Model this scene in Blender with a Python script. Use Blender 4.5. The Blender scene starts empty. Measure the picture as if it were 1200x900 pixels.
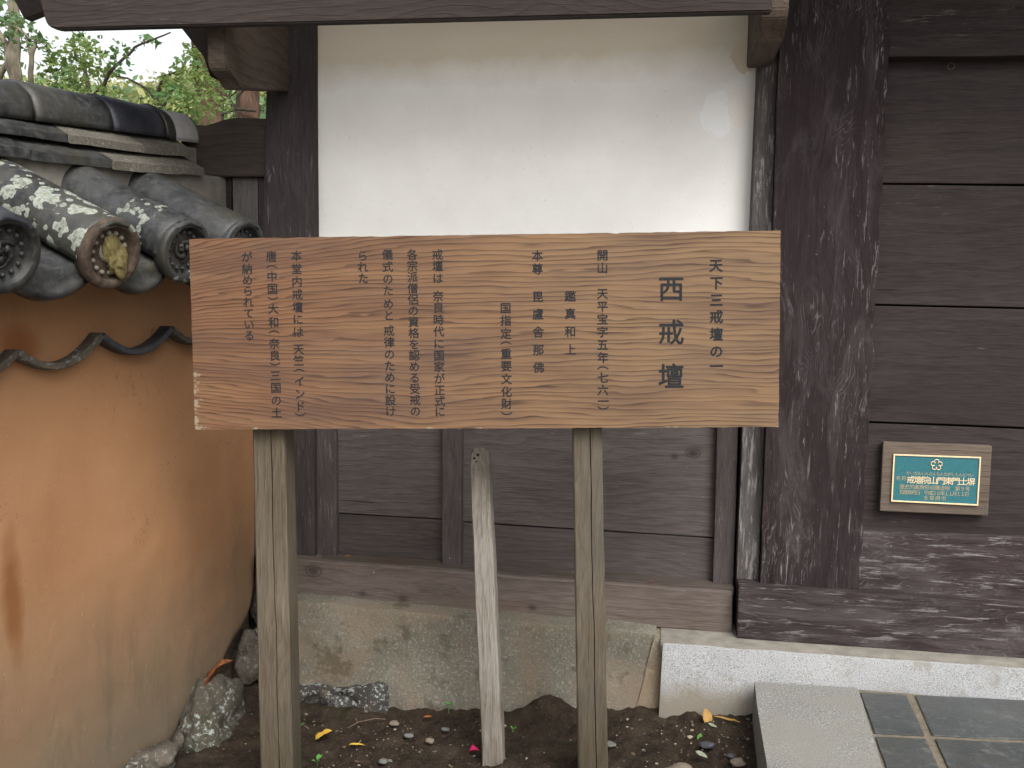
import bpy, bmesh, math, random
from mathutils import Vector, Matrix, noise
random.seed(7)
R = math.radians
SC = bpy.context.scene
COL = SC.collection
# ------------------------------------------------------------------ camera
F_PX = 1050.0
YAW, PITCH, ROLL = R(-9.6), R(5.2), 0.015
CAM = Vector((0, -3.0, 1.45))
FW = Vector((math.sin(YAW)*math.cos(PITCH), math.cos(YAW)*math.cos(PITCH), -math.sin(PITCH)))
RT = Vector((math.cos(YAW), -math.sin(YAW), 0)); UP = RT.cross(FW)
RX = RT*math.cos(ROLL)+UP*math.sin(ROLL); UX = UP*math.cos(ROLL)-RT*math.sin(ROLL)
cd = bpy.data.cameras.new('camera'); cam = bpy.data.objects.new('camera', cd); COL.objects.link(cam)
cd.sensor_width = 36; cd.lens = F_PX/1200*36; cd.clip_end = 2000; cd.clip_start = 0.05
m3 = Matrix((RX, UX, -FW)).transposed()
cam.matrix_world = Matrix.Translation(CAM) @ m3.to_4x4()
SC.camera = cam
# ------------------------------------------------------------------ light
W = bpy.data.worlds.new('World'); SC.world = W; W.use_nodes = True
wt = W.node_tree; wt.nodes.clear()
sky = wt.nodes.new('ShaderNodeTexSky'); sky.sky_type = 'NISHITA'; sky.sun_disc = False
SUN_EL, SUN_AZ = R(50), R(148)
sky.sun_elevation = SUN_EL; sky.sun_rotation = SUN_AZ; sky.dust_density = 6; sky.air_density = 1.5; sky.ozone_density = 1
hs = wt.nodes.new('ShaderNodeHueSaturation'); hs.inputs['Saturation'].default_value = 0.22
bg = wt.nodes.new('ShaderNodeBackground'); bg.inputs['Strength'].default_value = 0.13
wo = wt.nodes.new('ShaderNodeOutputWorld')
wt.links.new(sky.outputs[0], hs.inputs['Color']); wt.links.new(hs.outputs[0], bg.inputs[0]); wt.links.new(bg.outputs[0], wo.inputs[0])
ld = bpy.data.lights.new('sun', 'SUN'); ld.energy = 0.9; ld.angle = R(30); ld.color = (1, .98, .95)
so = bpy.data.objects.new('sun', ld); COL.objects.link(so)
sdir = Vector((math.sin(SUN_AZ)*math.cos(SUN_EL), math.cos(SUN_AZ)*math.cos(SUN_EL), math.sin(SUN_EL)))
so.rotation_euler = (-sdir).to_track_quat('-Z', 'Y').to_euler()
SC.view_settings.view_transform = 'Standard'; SC.view_settings.look = 'None'
SC.view_settings.exposure = 1.30; SC.view_settings.gamma = 1
SC.cycles.max_bounces = 6

# ------------------------------------------------------------------ measuring helpers (photo pixel -> point on a real plane)
def ray(u, v): return FW*F_PX + RX*(u-600) - UX*(v-450)
def at(u, v, Y):
    d = ray(u, v); return CAM + d*((Y-CAM.y)/d.y)
def atz(u, v, z):
    d = ray(u, v); return CAM + d*((z-CAM.z)/d.z)
def atp(u, v, p0, n):
    d = ray(u, v); return CAM + d*((p0-CAM).dot(n)/d.dot(n))
LW0 = Vector((-1.45, 0, 0)); LWD = Vector((-math.sin(R(11.3)), -math.cos(R(11.3)), 0)); LWN = Vector((math.cos(R(11.3)), -math.sin(R(11.3)), 0))
def lw(s, n, z): return LW0 + LWD*s + LWN*n + Vector((0, 0, z))
def atl(u, v, n):
    p = atp(u, v, LW0+LWN*n, LWN); q = p-LW0
    return q.dot(LWD), p.z
def fbm(p, o=4): return noise.fractal(p, 1.0, 2.0, o)

# overall reflectance of each finish, measured against the white plaster (= 1)
TONE = {'pale_grey_upright': 0.65, 'red_brown_bark': 0.5, 'damp_soil': 0.48, 'black_lichened_stone': 0.62, 'brown_rock': 0.45, 'mossy_rock': 0.48, 'greenish_tan_stone': 0.55, 'white_plaster': 1.0, 'ochre_earth_plaster': 0.47, 'dark_carved_paint': .5, 'kiln_tile_': .5, 'lichened_kiln_tile': 0.5, 'lightly_lichened_tile': 0.4, 'bluish_kiln_tile': 0.42, 'mossy_kiln_tile': 0.46, 'ridge_slab_tile': 0.5, 'dark_corner_timber': .62, 'eave_timber': .62, 'lintel_timber': .6, 'brown_grey_timber': .6, 'white_granite': 0.55, 'signboard_cedar': 0.52, 'grey_lime_mortar': .58, 'bracket_timber': 1.0, 'old_tan_stone': 0.54, 'fawn_slab': 0.48, 'grey_granite_kerb': 0.5, 'gate_plank': 0.6, 'grey_board': 0.7, 'grey_sill_timber': 0.72, 'worn_gate_timber': 0.66, 'grey_upright': 0.68, 'sandy_joint_mortar': .40, 'yellow_moss': .48, 'dark_slate_tile': .52, 'pillar_timber': 0.6,
        'teal_enamel': 0.52, 'pale_gilt': 1.0, 'tarnished_gilt': 1.0, 'weathered_post': 0.4, 'bleached_stake': 0.48, 'plaque_timber': 0.44,
        'bright_green_leaves': 1.1, 'dark_green_leaves': 1.1, 'blue_green_leaves': 1.1, 'yellow_green_leaves': 1.2, 'pale_olive_leaves': 1.2, 'white_lime_mortar': 0.62,
        'grey_bark': .9, 'kiln_tile': 0.4, 'magenta_petal': .9, 'yellow_leaf': .9, 'sprout_green': .9}
# ------------------------------------------------------------------ node helpers
class N:
    def __init__(s, name, rough=.8):
        s.m = bpy.data.materials.new(name); s.m.use_nodes = True; s.t = s.m.node_tree
        s.b = s.t.nodes['Principled BSDF']; s.b.inputs['Roughness'].default_value = rough
        s.b.inputs['Specular IOR Level'].default_value = .35 if ('tile' in name or name in ('teal_enamel', 'pale_gilt')) else .13
        tc = s.t.nodes.new('ShaderNodeTexCoord'); s.oi = s.t.nodes.new('ShaderNodeObjectInfo')
        s.obj = tc.outputs['Object']; s.rnd = s.oi.outputs['Random']
        c = s.t.nodes.new('ShaderNodeCombineXYZ'); k = s.math('MULTIPLY', s.rnd, 37.0)
        for i in range(3): s.t.links.new(k, c.inputs[i])
        s.co = s.vadd(s.obj, c.outputs[0])
    def put(s, inp, v):
        if hasattr(v, 'default_value') or isinstance(v, bpy.types.NodeSocket): s.t.links.new(v, inp)
        else:
            if isinstance(v, (tuple, list)) and len(v) == 3 and inp.type == 'RGBA': v = (*v, 1)
            inp.default_value = v
    def vadd(s, a, b, op='ADD'):
        n = s.t.nodes.new('ShaderNodeVectorMath'); n.operation = op; s.put(n.inputs[0], a); s.put(n.inputs[1], b); return n.outputs[0]
    def map(s, v, sc=(1, 1, 1), rot=(0, 0, 0), loc=(0, 0, 0)):
        n = s.t.nodes.new('ShaderNodeMapping'); s.put(n.inputs[0], v); n.inputs['Scale'].default_value = sc
        n.inputs['Rotation'].default_value = rot; n.inputs['Location'].default_value = loc; return n.outputs[0]
    def noise(s, v, sc, det=4, ro=.55, dis=0, col=False):
        n = s.t.nodes.new('ShaderNodeTexNoise'); s.put(n.inputs['Vector'], v); n.inputs['Scale'].default_value = sc
        n.inputs['Detail'].default_value = det; n.inputs['Roughness'].default_value = ro; n.inputs['Distortion'].default_value = dis
        return n.outputs[1 if col else 0]
    def vor(s, v, sc, out='Distance', feat='F1'):
        n = s.t.nodes.new('ShaderNodeTexVoronoi'); n.feature = feat; s.put(n.inputs['Vector'], v); n.inputs['Scale'].default_value = sc; return n.outputs[out]
    def math(s, op, a, b=0.0, c=None):
        n = s.t.nodes.new('ShaderNodeMath'); n.operation = op; s.put(n.inputs[0], a); s.put(n.inputs[1], b)
        if c is not None: s.put(n.inputs[2], c)
        return n.outputs[0]
    def ramp(s, f, st, interp='LINEAR'):
        n = s.t.nodes.new('ShaderNodeValToRGB'); s.put(n.inputs[0], f); e = n.color_ramp.elements; n.color_ramp.interpolation = interp
        while len(e) < len(st): e.new(.5)
        for i, (p, c) in enumerate(st):
            e[i].position = p; e[i].color = (c, c, c, 1) if not isinstance(c, tuple) else (*c, 1)
        return n.outputs[0]
    def step(s, f, a, b): return s.ramp(f, [(a, 0.0), (b, 1.0)])
    def mix(s, f, a, b, mode='MIX'):
        n = s.t.nodes.new('ShaderNodeMix'); n.data_type = 'RGBA'; n.blend_type = mode
        s.put(n.inputs[0], f); s.put(n.inputs[6], a); s.put(n.inputs[7], b); return n.outputs[2]
    def xyz(s, v):
        n = s.t.nodes.new('ShaderNodeSeparateXYZ'); s.put(n.inputs[0], v); return n.outputs
    def bump(s, h, st=.5, dist=.002):
        n = s.t.nodes.new('ShaderNodeBump'); s.put(n.inputs['Height'], h); n.inputs['Strength'].default_value = st; n.inputs['Distance'].default_value = dist
        s.t.links.new(n.outputs[0], s.b.inputs['Normal'])
    def col(s, c):
        g = TONE.get(s.m.name, .70); s.put(s.b.inputs['Base Color'], s.mix(1.0, c, (g, g, g), 'MULTIPLY')); return s.m

def stretch(ax, k=.06):
    v = [1, 1, 1]; v['xyz'.index(ax)] = k; return tuple(v)

def wood(name, c0, c1, c2, ax='x', wear=.0, wcol=(.25, .24, .235), rings=26, ringamt=.35, rough=.8, specks=0.0, bump=.6, stain=None, low=None, wx=None, curl=0.0, knots=()):
    n = N(name, rough); st = stretch(ax)
    warp = n.noise(n.map(n.co, stretch(ax, .35)), 3.0, 3, .5, .3)
    cs = n.map(n.co, st)
    fib = n.noise(cs, 230, 6, .7); mid = n.noise(cs, 42, 4, .6); big = n.noise(n.map(n.co, stretch(ax, .4)), 4.5, 4, .6)
    o = n.xyz(n.co); a = {'x': (o[1], o[2]), 'z': (o[0], o[1]), 'y': (o[0], o[2])}[ax]
    q = n.math('ADD', n.math('MULTIPLY', a[0], 1.0), n.math('MULTIPLY', a[1], 1.3))
    q = n.math('MULTIPLY', n.math('ADD', q, n.math('MULTIPLY', warp, .42)), float(rings))
    rg = n.ramp(n.math('FRACT', q), [(0, 0.0), (.7, .55), (.93, 1.0), (1, .15)])
    base = n.mix(n.step(big, .3, .7), c0, c1)
    base = n.mix(n.math('MULTIPLY', n.step(mid, .35, .75), .6), base, c2)
    base = n.mix(n.math('MULTIPLY', rg, ringamt), base, tuple(x*.45 for x in c0))
    base = n.mix(n.math('MULTIPLY', n.step(fib, .35, .7), .35), base, tuple(min(1, x*1.7) for x in c2))
    crk = n.step(n.noise(n.map(n.co, stretch(ax, .03)), 90, 3, .5), .70, .76)
    base = n.mix(n.math('MULTIPLY', crk, .7), base, tuple(x*.3 for x in c0))
    if wear > 0:
        w1 = n.noise(n.map(n.co, stretch(ax, .10)), 85, 8, .75, .5); w2 = n.noise(n.map(n.co, stretch(ax, .6)), 3.2, 5, .65)
        if wx:
            mw = n.t.nodes.new('ShaderNodeMapRange'); n.put(mw.inputs[0], n.xyz(n.obj)[0]); mw.inputs[1].default_value = wx[0]; mw.inputs[2].default_value = wx[1]; w2 = n.math('ADD', w2, n.math('MULTIPLY', mw.outputs[0], .2))
        w = n.math('MULTIPLY', n.step(w1, .61-.07*wear, .66-.07*wear), n.step(w2, .58-.22*wear, .66-.22*wear))
        base = n.mix(n.math('MULTIPLY', w, .9), base, wcol)
        haze = n.math('MULTIPLY', n.step(n.noise(n.map(n.co, stretch(ax, .25)), 11, 7, .75, .8), .48, .80), .6*wear)
        base = n.mix(haze, base, wcol)
    if stain:   # weathering that belongs to the wood: (colour, noise scale, threshold, amount)
        base = n.mix(n.math('MULTIPLY', n.step(n.noise(n.map(n.co, stretch(ax, .5)), stain[1], 4, .6, .5), stain[2], stain[2]+.15), stain[3]), base, stain[0])
    if curl:     # raised rings bleached pale where the paint has gone
        wq = n.math('ADD', n.math('MULTIPLY', a[0], 1.0), n.math('MULTIPLY', n.noise(n.map(n.co, stretch(ax, .45)), 3.4, 4, .55, .6), .55))
        ln_ = n.ramp(n.math('FRACT', n.math('MULTIPLY', wq, 70.0)), [(.62, 0.0), (.80, 1.0), (.98, 0.0)])
        mk = n.math('MULTIPLY', n.step(n.noise(n.map(n.co, stretch(ax, .6)), 3.6, 4, .65), .50, .62), n.step(n.noise(n.map(n.co, stretch(ax, .4)), 60, 5, .7), .42, .62))
        base = n.mix(n.math('MULTIPLY', n.math('MULTIPLY', ln_, mk), curl), base, wcol)
    for (kp, kr) in knots:
        d = n.map(n.vadd(n.vadd(n.obj, n.vadd(n.vadd(n.noise(n.obj, 30, 2, .5, 0, True), (-.5, -.5, -.5)), (.01, .01, .01), 'MULTIPLY')), kp, 'SUBTRACT'), (.7, 0, 1))
        L_ = n.t.nodes.new('ShaderNodeVectorMath'); L_.operation = 'LENGTH'; n.put(L_.inputs[0], d); r_ = n.math('DIVIDE', L_.outputs['Value'], kr)
        base = n.mix(n.ramp(r_, [(0, .8), (.35, .55), (.45, .15), (.52, .7), (.62, .15), (1, 0.0)]), base, tuple(x*.4 for x in c0))
    if specks:
        sp = n.step(n.noise(n.map(n.co, stretch(ax, .5)), 130, 3, .6), .745-.2*specks, .775-.2*specks); pk = n.step(n.noise(n.co, 9, 2), .5, .6)
        base = n.mix(n.math('MULTIPLY', sp, pk), base, (.5, .5, .47))
    if low:     # growth near the soil: (colour, z0, z1)
        z = n.math('ADD', n.xyz(n.obj)[2], n.math('MULTIPLY', n.noise(n.co, 6, 4), .25))
        n2 = n.t.nodes.new('ShaderNodeMapRange'); n.put(n2.inputs[0], z); n2.inputs[1].default_value = low[2]; n2.inputs[2].default_value = low[1]
        base = n.mix(n.math('MULTIPLY', n2.outputs[0], .75), base, low[0])
    v = n.math('MULTIPLY', n.math('ADD', n.math('MULTIPLY', n.rnd, .4), .8), n.math('ADD', n.math('MULTIPLY', n.noise(n.map(n.co, stretch(ax, .5)), 3.0, 5, .65), .9), .55))
    hs = n.t.nodes.new('ShaderNodeHueSaturation'); n.put(hs.inputs['Color'], base); n.put(hs.inputs['Value'], v)
    h = n.math('ADD', n.math('MULTIPLY', fib, .6), n.math('MULTIPLY', mid, .6)); h = n.math('SUBTRACT', h, n.math('MULTIPLY', crk, .7))
    h = n.math('SUBTRACT', h, n.math('MULTIPLY', rg, .25))
    n.bump(h, bump, .004)
    n.put(n.b.inputs['Roughness'], n.math('ADD', n.math('MULTIPLY', mid, .35), rough-.2))
    return n.col(hs.outputs[0])

M = {}
# old purple-brown gate timber
DP0, DP1, DP2 = (.020, .0135, .0145), (.038, .026, .027), (.055, .040, .041)
M['pillar'] = wood('pillar_timber', (.017, .011, .012), (.026, .017, .0185), (.040, .028, .030), 'z', .45, (.23, .205, .21), wx=(.50, .63), curl=.55, rings=16, ringamt=.3, specks=.10, bump=.8)
M['plank_r'] = wood('gate_plank', DP0, (.036, .027, .028), (.060, .048, .047), 'x', .10, (.16, .14, .14), rings=20, ringamt=.35, specks=.0, bump=.35, rough=.72, stain=((.085, .045, .022), 2.2, .60, .6))
M['kick_r'] = wood('worn_gate_timber', DP0, DP1, DP2, 'x', .8, (.21, .19, .195), curl=.75, rings=18, ringamt=.35, specks=.07, bump=.8)
M['lintel'] = wood('lintel_timber', (.019, .014, .014), (.034, .026, .026), (.06, .047, .045), 'x', .4, (.17, .145, .14), curl=.6, rings=18, bump=.7)
M['grey_x'] = wood('grey_board', (.050, .041, .039), (.078, .065, .062), (.115, .099, .095), 'x', .2, (.20, .185, .175), rings=30, ringamt=.35, specks=.07, bump=.5, knots=[(tuple(at(u, v, .045)-Vector((0, .1, .35))), r) for u, v, r in ((812, 531, .030), (790, 535, .016), (560, 560, .015))])
M['sill_l'] = wood('grey_sill_timber', (.075, .056, .046), (.105, .083, .071), (.145, .122, .108), 'x', .35, (.22, .2, .19), rings=24, ringamt=.4, specks=.07, bump=.6, stain=((.085, .05, .03), 2.6, .52, .5), knots=[(tuple(at(u, v, -.05)-Vector((0, .1, .35))), r) for u, v, r in ((367, 669, .038), (425, 696, .020), (472, 702, .020), (623, 712, .018))])
M['grey_z'] = wood('grey_upright', (.045, .036, .035), (.066, .055, .054), (.095, .082, .08), 'z', .45, (.20, .185, .18), rings=34, ringamt=.35, specks=.07, bump=.6)
M['lgrey_z'] = wood('pale_grey_upright', (.07, .062, .06), (.10, .09, .088), (.135, .122, .118), 'z', .5, (.25, .24, .235), rings=34, ringamt=.3, specks=.06, bump=.6)
M['post_l'] = wood('dark_corner_timber', (.030, .024, .024), (.046, .038, .038), (.066, .056, .056), 'z', .5, (.17, .15, .15), rings=26, specks=.12, bump=.6)
M['jamb'] = wood('worn_jamb_timber', (.040, .034, .034), (.062, .055, .054), (.09, .082, .08), 'z', 1.0, (.24, .225, .22), rings=26, specks=.06, bump=.6)
M['carved'] = wood('brown_grey_timber', (.045, .035, .030), (.066, .052, .044), (.095, .075, .064), 'x', .2, (.16, .14, .13), rings=22, ringamt=.45, bump=.6)
M['beam'] = wood('eave_timber', (.036, .027, .024), (.055, .043, .038), (.080, .064, .057), 'x', .1, (.13, .11, .10), rings=40, ringamt=.5, bump=.7)
M['beam_y'] = wood('bracket_timber', (.048, .035, .027), (.075, .056, .044), (.105, .083, .066), 'y', .1, (.16, .13, .11), rings=22, ringamt=.5, bump=.6)
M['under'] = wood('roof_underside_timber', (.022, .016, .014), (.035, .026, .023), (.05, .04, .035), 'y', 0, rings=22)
# posts of the signboard
M['post'] = wood('weathered_post', (.080, .055, .034), (.170, .132, .088), (.285, .240, .180), 'z', .25, (.34, .31, .27), rings=44, ringamt=.40, specks=.05, bump=.7, stain=((.15, .14, .115), 3, .52, .6), low=((.085, .070, .040), .10, .50))
M['stake'] = wood('bleached_stake', (.17, .13, .09), (.31, .28, .24), (.44, .42, .39), 'z', .5, (.15, .12, .09), rings=30, ringamt=.35, specks=0, bump=.9, stain=((.12, .095, .065), 5, .55, .6))
M['plaque_wood'] = wood('plaque_timber', (.12, .088, .068), (.18, .137, .108), (.24, .19, .155), 'x', .1, rings=40, ringamt=.5, bump=.5)
M['twig'] = wood('twig_bark', (.09, .06, .04), (.14, .1, .07), (.2, .16, .12), 'z', 0)

def sign_mat():
    n = N('signboard_cedar', .62); o = n.xyz(n.obj)
    big = n.noise(n.map(n.obj, (1.0, 1, 2.2)), 2.2, 3, .5)
    w2 = n.noise(n.map(n.obj, (.55, 1, 5)), 7, 4, .5)
    bend = n.math('MULTIPLY', n.math('POWER', n.math('MAXIMUM', n.math('MULTIPLY', n.math('ADD', o[0], .05), -1.0), 0.0), 2.0), n.math('MULTIPLY', n.math('MAXIMUM', n.math('ADD', o[2], .02), -.25), .75))
    z = n.math('ADD', n.math('ADD', o[2], bend), n.math('ADD', n.math('MULTIPLY', big, .060), n.math('MULTIPLY', w2, n.math('MAXIMUM', n.math('MULTIPLY_ADD', o[0], -.008, .003), .0015))))
    # ring spacing widens toward the lower edge
    q = n.math('MULTIPLY', z, 70.0)
    q = n.math('ADD', q, n.math('MULTIPLY', n.noise(n.map(n.obj, (.05, 0, 1)), 22, 3), 4.2))
    fr = n.math('FRACT', q); rg = n.ramp(fr, [(0, .08), (.35, .12), (.68, .45), (.86, 1.0), (.95, 1.0), (1, .08)])
    idn = n.noise(n.map(n.obj, (.15, 0, 1)), 30, 2)
    fib = n.noise(n.map(n.obj, (.03, 1, 1)), 260, 6, .7); fin = n.noise(n.map(n.obj, (.08, 1, 1)), 620, 4, .7)
    tone = n.noise(n.map(n.obj, (.5, 1, 1.5)), 3.5, 4, .6)
    # bleaching: right-hand half of the board is paler and yellower, the left redder
    gx = n.t.nodes.new('ShaderNodeMapRange'); n.put(gx.inputs[0], n.math('ADD', o[0], n.math('MULTIPLY', tone, .5))); gx.inputs[1].default_value = -.35; gx.inputs[2].default_value = .75
    light = n.mix(gx.outputs[0], (.270, .130, .064), (.310, .195, .105))
    dark = n.mix(gx.outputs[0], (.040, .018, .014), (.075, .042, .030))
    c = n.mix(n.math('MULTIPLY', rg, n.math('ADD', n.math('MULTIPLY', n.step(idn, .35, .65), .5), .48)), light, dark)
    c = n.mix(n.math('MULTIPLY', n.step(fib, .4, .75), .35), c, (.40, .28, .19))
    c = n.mix(n.math('MULTIPLY', n.step(n.noise(n.map(n.obj, (.3, 1, 1.5)), 5, 5, .65), .47, .7), .55), c, (.125, .085, .075))
    bd = n.noise(n.map(n.vadd(n.obj, (0, 0, .37)), (.12, 0, 1)), 13, 3, .55); c = n.mix(n.math('MULTIPLY', n.step(bd, .46, .64), .42), c, (.11, .062, .048))
    gl = n.noise(n.map(n.vadd(n.obj, (0, 0, .91)), (.10, 0, 1)), 17, 3, .55); c = n.mix(n.math('MULTIPLY', n.step(gl, .52, .68), .35), c, (.42, .25, .13))
    # scuffs, chipped pale patches at ends
    sc = n.math('MULTIPLY', n.step(n.noise(n.map(n.obj, (.35, 1, 1)), 75, 5, .7), .74, .78), .8); c = n.mix(sc, c, (.45, .38, .27))
    ex = n.math('ABSOLUTE', n.math('ADD', o[0], -.01)); ez = n.math('MULTIPLY', o[2], -1.0)
    edge = n.math('ADD', n.math('MULTIPLY', n.math('GREATER_THAN', ex, .75), 1.0), 0.0)
    mr = n.t.nodes.new('ShaderNodeMapRange'); n.put(mr.inputs[0], ex); mr.inputs[1].default_value = .745; mr.inputs[2].default_value = .80
    mz = n.t.nodes.new('ShaderNodeMapRange'); n.put(mz.inputs[0], ez); mz.inputs[1].default_value = -.1; mz.inputs[2].default_value = .26
    nn = n.noise(n.map(n.obj, (.35, 1, 1)), 60, 4, .7)
    k = n.math('ADD', n.math('MULTIPLY', n.math('MULTIPLY', mr.outputs[0], mz.outputs[0]), .42), nn)
    c = n.mix(n.math('MULTIPLY', n.step(k, .79, .84), .85), c, (.42, .36, .26))
    mb = n.t.nodes.new('ShaderNodeMapRange'); n.put(mb.inputs[0], ez); mb.inputs[1].default_value = .245; mb.inputs[2].default_value = .262
    k2 = n.math('ADD', n.math('MULTIPLY', mb.outputs[0], .2), n.noise(n.map(n.obj, (.5, 1, 1)), 22, 4, .7)); c = n.mix(n.math('MULTIPLY', n.step(k2, .76, .8), .8), c, (.40, .34, .24))
    n.bump(n.math('SUBTRACT', n.math('ADD', n.math('MULTIPLY', fib, .5), n.math('MULTIPLY', fin, .3)), n.math('MULTIPLY', rg, -.5)), .55, .0015)
    return n.col(c)
M['sign'] = sign_mat()
def flat(name, c, rough=.7, nz=.15, sc=60, metal=0, bump=.2):
    n = N(name, rough); f = n.noise(n.co, sc, 5, .6); n.b.inputs['Metallic'].default_value = metal
    n.bump(f, bump, .001); return n.col(n.mix(n.step(f, .3, .7), tuple(x*(1-nz) for x in c), tuple(min(1, x*(1+nz)) for x in c)))
M['ink'] = flat('dark_carved_paint', (.030, .031, .034), .6, .4, 200)
M['teal'] = flat('teal_enamel', (.035, .20, .235), .45, .18, 180)
M['gold'] = flat('pale_gilt', (.72, .55, .34), .4, .12, 90, .25)
M['iron'] = flat('rusty_iron', (.09, .075, .07), .7, .3, 90)
M['gold_dim'] = flat('tarnished_gilt', (.33, .27, .17), .5, .3, 90, .2)

def plaster():
    n = N('white_plaster', .9); o = n.xyz(n.obj)
    a = n.noise(n.co, 3, 5, .6); c = n.mix(n.step(a, .3, .7), (.72, .71, .68), (.80, .795, .77))
    # shade of the eave, painted in brown along the top of the panel, ragged lower edge
    z = n.math('ADD', o[2], n.math('MULTIPLY', n.noise(n.obj, 7, 6, .7), .10))
    mr = n.t.nodes.new('ShaderNodeMapRange'); n.put(mr.inputs[0], z); mr.inputs[1].default_value = 2.22; mr.inputs[2].default_value = 2.33
    c = n.mix(n.math('MULTIPLY', mr.outputs[0], .8), c, (.46, .385, .28))
    # grey pitting, bottom left
    p = n.math('MULTIPLY', n.step(n.noise(n.map(n.obj, (1, 1, 1)), 70, 5, .75), .62, .68), n.step(n.noise(n.obj, 5.2, 4, .6), .55, .68))
    p = n.math('MULTIPLY', p, n.math('LESS_THAN', o[2], 2.02)); p = n.math('MULTIPLY', p, n.math('LESS_THAN', o[0], -.35))
    c = n.mix(n.math('MULTIPLY', p, .55), c, (.36, .38, .44))
    # repair patches, top right: white filler and pinkish filler
    for (x, zz, r, cc) in ((.15, 2.07, .055, (.84, .85, .86)), (.225, 2.09, .05, (.80, .75, .70)), (.235, 2.26, .045, (.52, .44, .31))):
        d = n.vadd(n.vadd(n.obj, n.vadd(n.noise(n.obj, 18, 4, .6, 0, True), (.06, .06, .06), 'MULTIPLY')), (x+.03, .08, zz+.03), 'SUBTRACT')
        d = n.map(d, (1, 0, .8)); ln = n.t.nodes.new('ShaderNodeVectorMath'); ln.operation = 'LENGTH'; n.put(ln.inputs[0], d)
        c = n.mix(n.math('MULTIPLY', n.math('LESS_THAN', ln.outputs['Value'], r), .8), c, cc)
    ed = n.math('SUBTRACT', n.math('ABSOLUTE', n.math('ADD', o[0], .487)), n.math('MULTIPLY', n.noise(n.obj, 12, 5, .7), .05)); me_ = n.t.nodes.new('ShaderNodeMapRange'); n.put(me_.inputs[0], ed); me_.inputs[1].default_value = .705; me_.inputs[2].default_value = .745; c = n.mix(n.math('MULTIPLY', me_.outputs[0], .35), c, (.50, .44, .34))
    tw = n.step(n.noise(n.map(n.co, (.35, 1, 1), (0, .35, 0)), 11, 5, .7, 1.0), .45, .7); c = n.mix(n.math('MULTIPLY', tw, .16), c, (.60, .60, .60))
    fy = n.step(n.noise(n.map(n.co, (1, 1, .5)), 150, 2, .5), .73, .76); c = n.mix(n.math('MULTIPLY', fy, .4), c, (.35, .33, .30))
    st = n.math('MULTIPLY', n.step(n.noise(n.map(n.obj, (1, 1, .08)), 40, 4, .6), .62, .8), .14); c = n.mix(st, c, (.5, .47, .42))
    n.bump(n.noise(n.co, 140, 6, .7), .35, .0015); return n.col(c)
M['plaster'] = plaster()

def earth_wall():
    n = N('ochre_earth_plaster', .92); o = n.xyz(n.obj)
    a = n.noise(n.co, 2.5, 5, .6); c = n.mix(n.step(a, .3, .75), (.46, .232, .110), (.53, .292, .152))
    c = n.mix(n.math('MULTIPLY', n.step(n.noise(n.map(n.co, (1, 1, .25)), 15, 5, .6), .5, .75), .12), c, (.28, .13, .06))
    z = n.math('ADD', o[2], n.math('MULTIPLY', n.noise(n.obj, 2.6, 5, .6), .42))
    mr = n.t.nodes.new('ShaderNodeMapRange'); n.put(mr.inputs[0], z); mr.inputs[1].default_value = .95; mr.inputs[2].default_value = .30
    c = n.mix(n.math('MULTIPLY', mr.outputs[0], .84), c, (.20, .178, .130))
    # straw flecks, grit and hairline cracks in the mud
    fl = n.step(n.noise(n.map(n.co, (1, 1, .35)), 170, 2, .5), .68, .72); c = n.mix(n.math('MULTIPLY', fl, .28), c, (.62, .48, .32))
    gr = n.step(n.noise(n.co, 210, 2, .5), .69, .73); c = n.mix(n.math('MULTIPLY', gr, .5), c, (.14, .07, .035))
    hc = n.math('MULTIPLY', n.math('LESS_THAN', n.math('ABSOLUTE', n.math('SUBTRACT', n.noise(n.map(n.co, (1, 1, .55)), 4.2, 5, .6), .5)), .0013), n.step(n.noise(n.co, 2.1, 3), .5, .55)); c = n.mix(n.math('MULTIPLY', hc, .55), c, (.20, .10, .05))
    g = n.math('MULTIPLY', n.step(n.noise(n.map(n.obj, (3, 3, .6)), 4, 5, .65), .5, .72), n.math('MULTIPLY', mr.outputs[0], .5)); c = n.mix(g, c, (.09, .09, .055))
    # rust-red runs: a long vertical one and a wedge above the wavy tiles (x,y,z given on the wall)
    for (s, zz, rs, rz, cc, am) in RUNS:
        p = lw(s, 0, zz)-LW0
        d = n.vadd(n.vadd(n.obj, n.vadd(n.vadd(n.noise(n.obj, 9, 3, .5, 0, True), (-.5, -.5, -.5)), (.03, .03, .05), 'MULTIPLY')), tuple(p), 'SUBTRACT')
        ln = n.t.nodes.new('ShaderNodeVectorMath'); ln.operation = 'LENGTH'; n.put(ln.inputs[0], n.map(d, (1/rs, 1/rs, 1/rz)))
        c = n.mix(n.math('MULTIPLY', n.ramp(ln.outputs['Value'], [(0, 1.0), (.55, .8), (1, 0.0)]), am), c, cc)
    n.bump(n.math('ADD', n.noise(n.co, 90, 6, .7), n.math('MULTIPLY', n.noise(n.co, 9, 3), 1.2)), .5, .002); return n.col(c)
s1, z1 = atl(10, 700, 0); s2, z2 = atl(22, 402, 0)
RUNS = [(s1, z1, .040, .22, (.26, .10, .03), .9), (s2, z2-.01, .075, .065, (.32, .10, .03), .8)]
M['earth'] = earth_wall()

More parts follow.
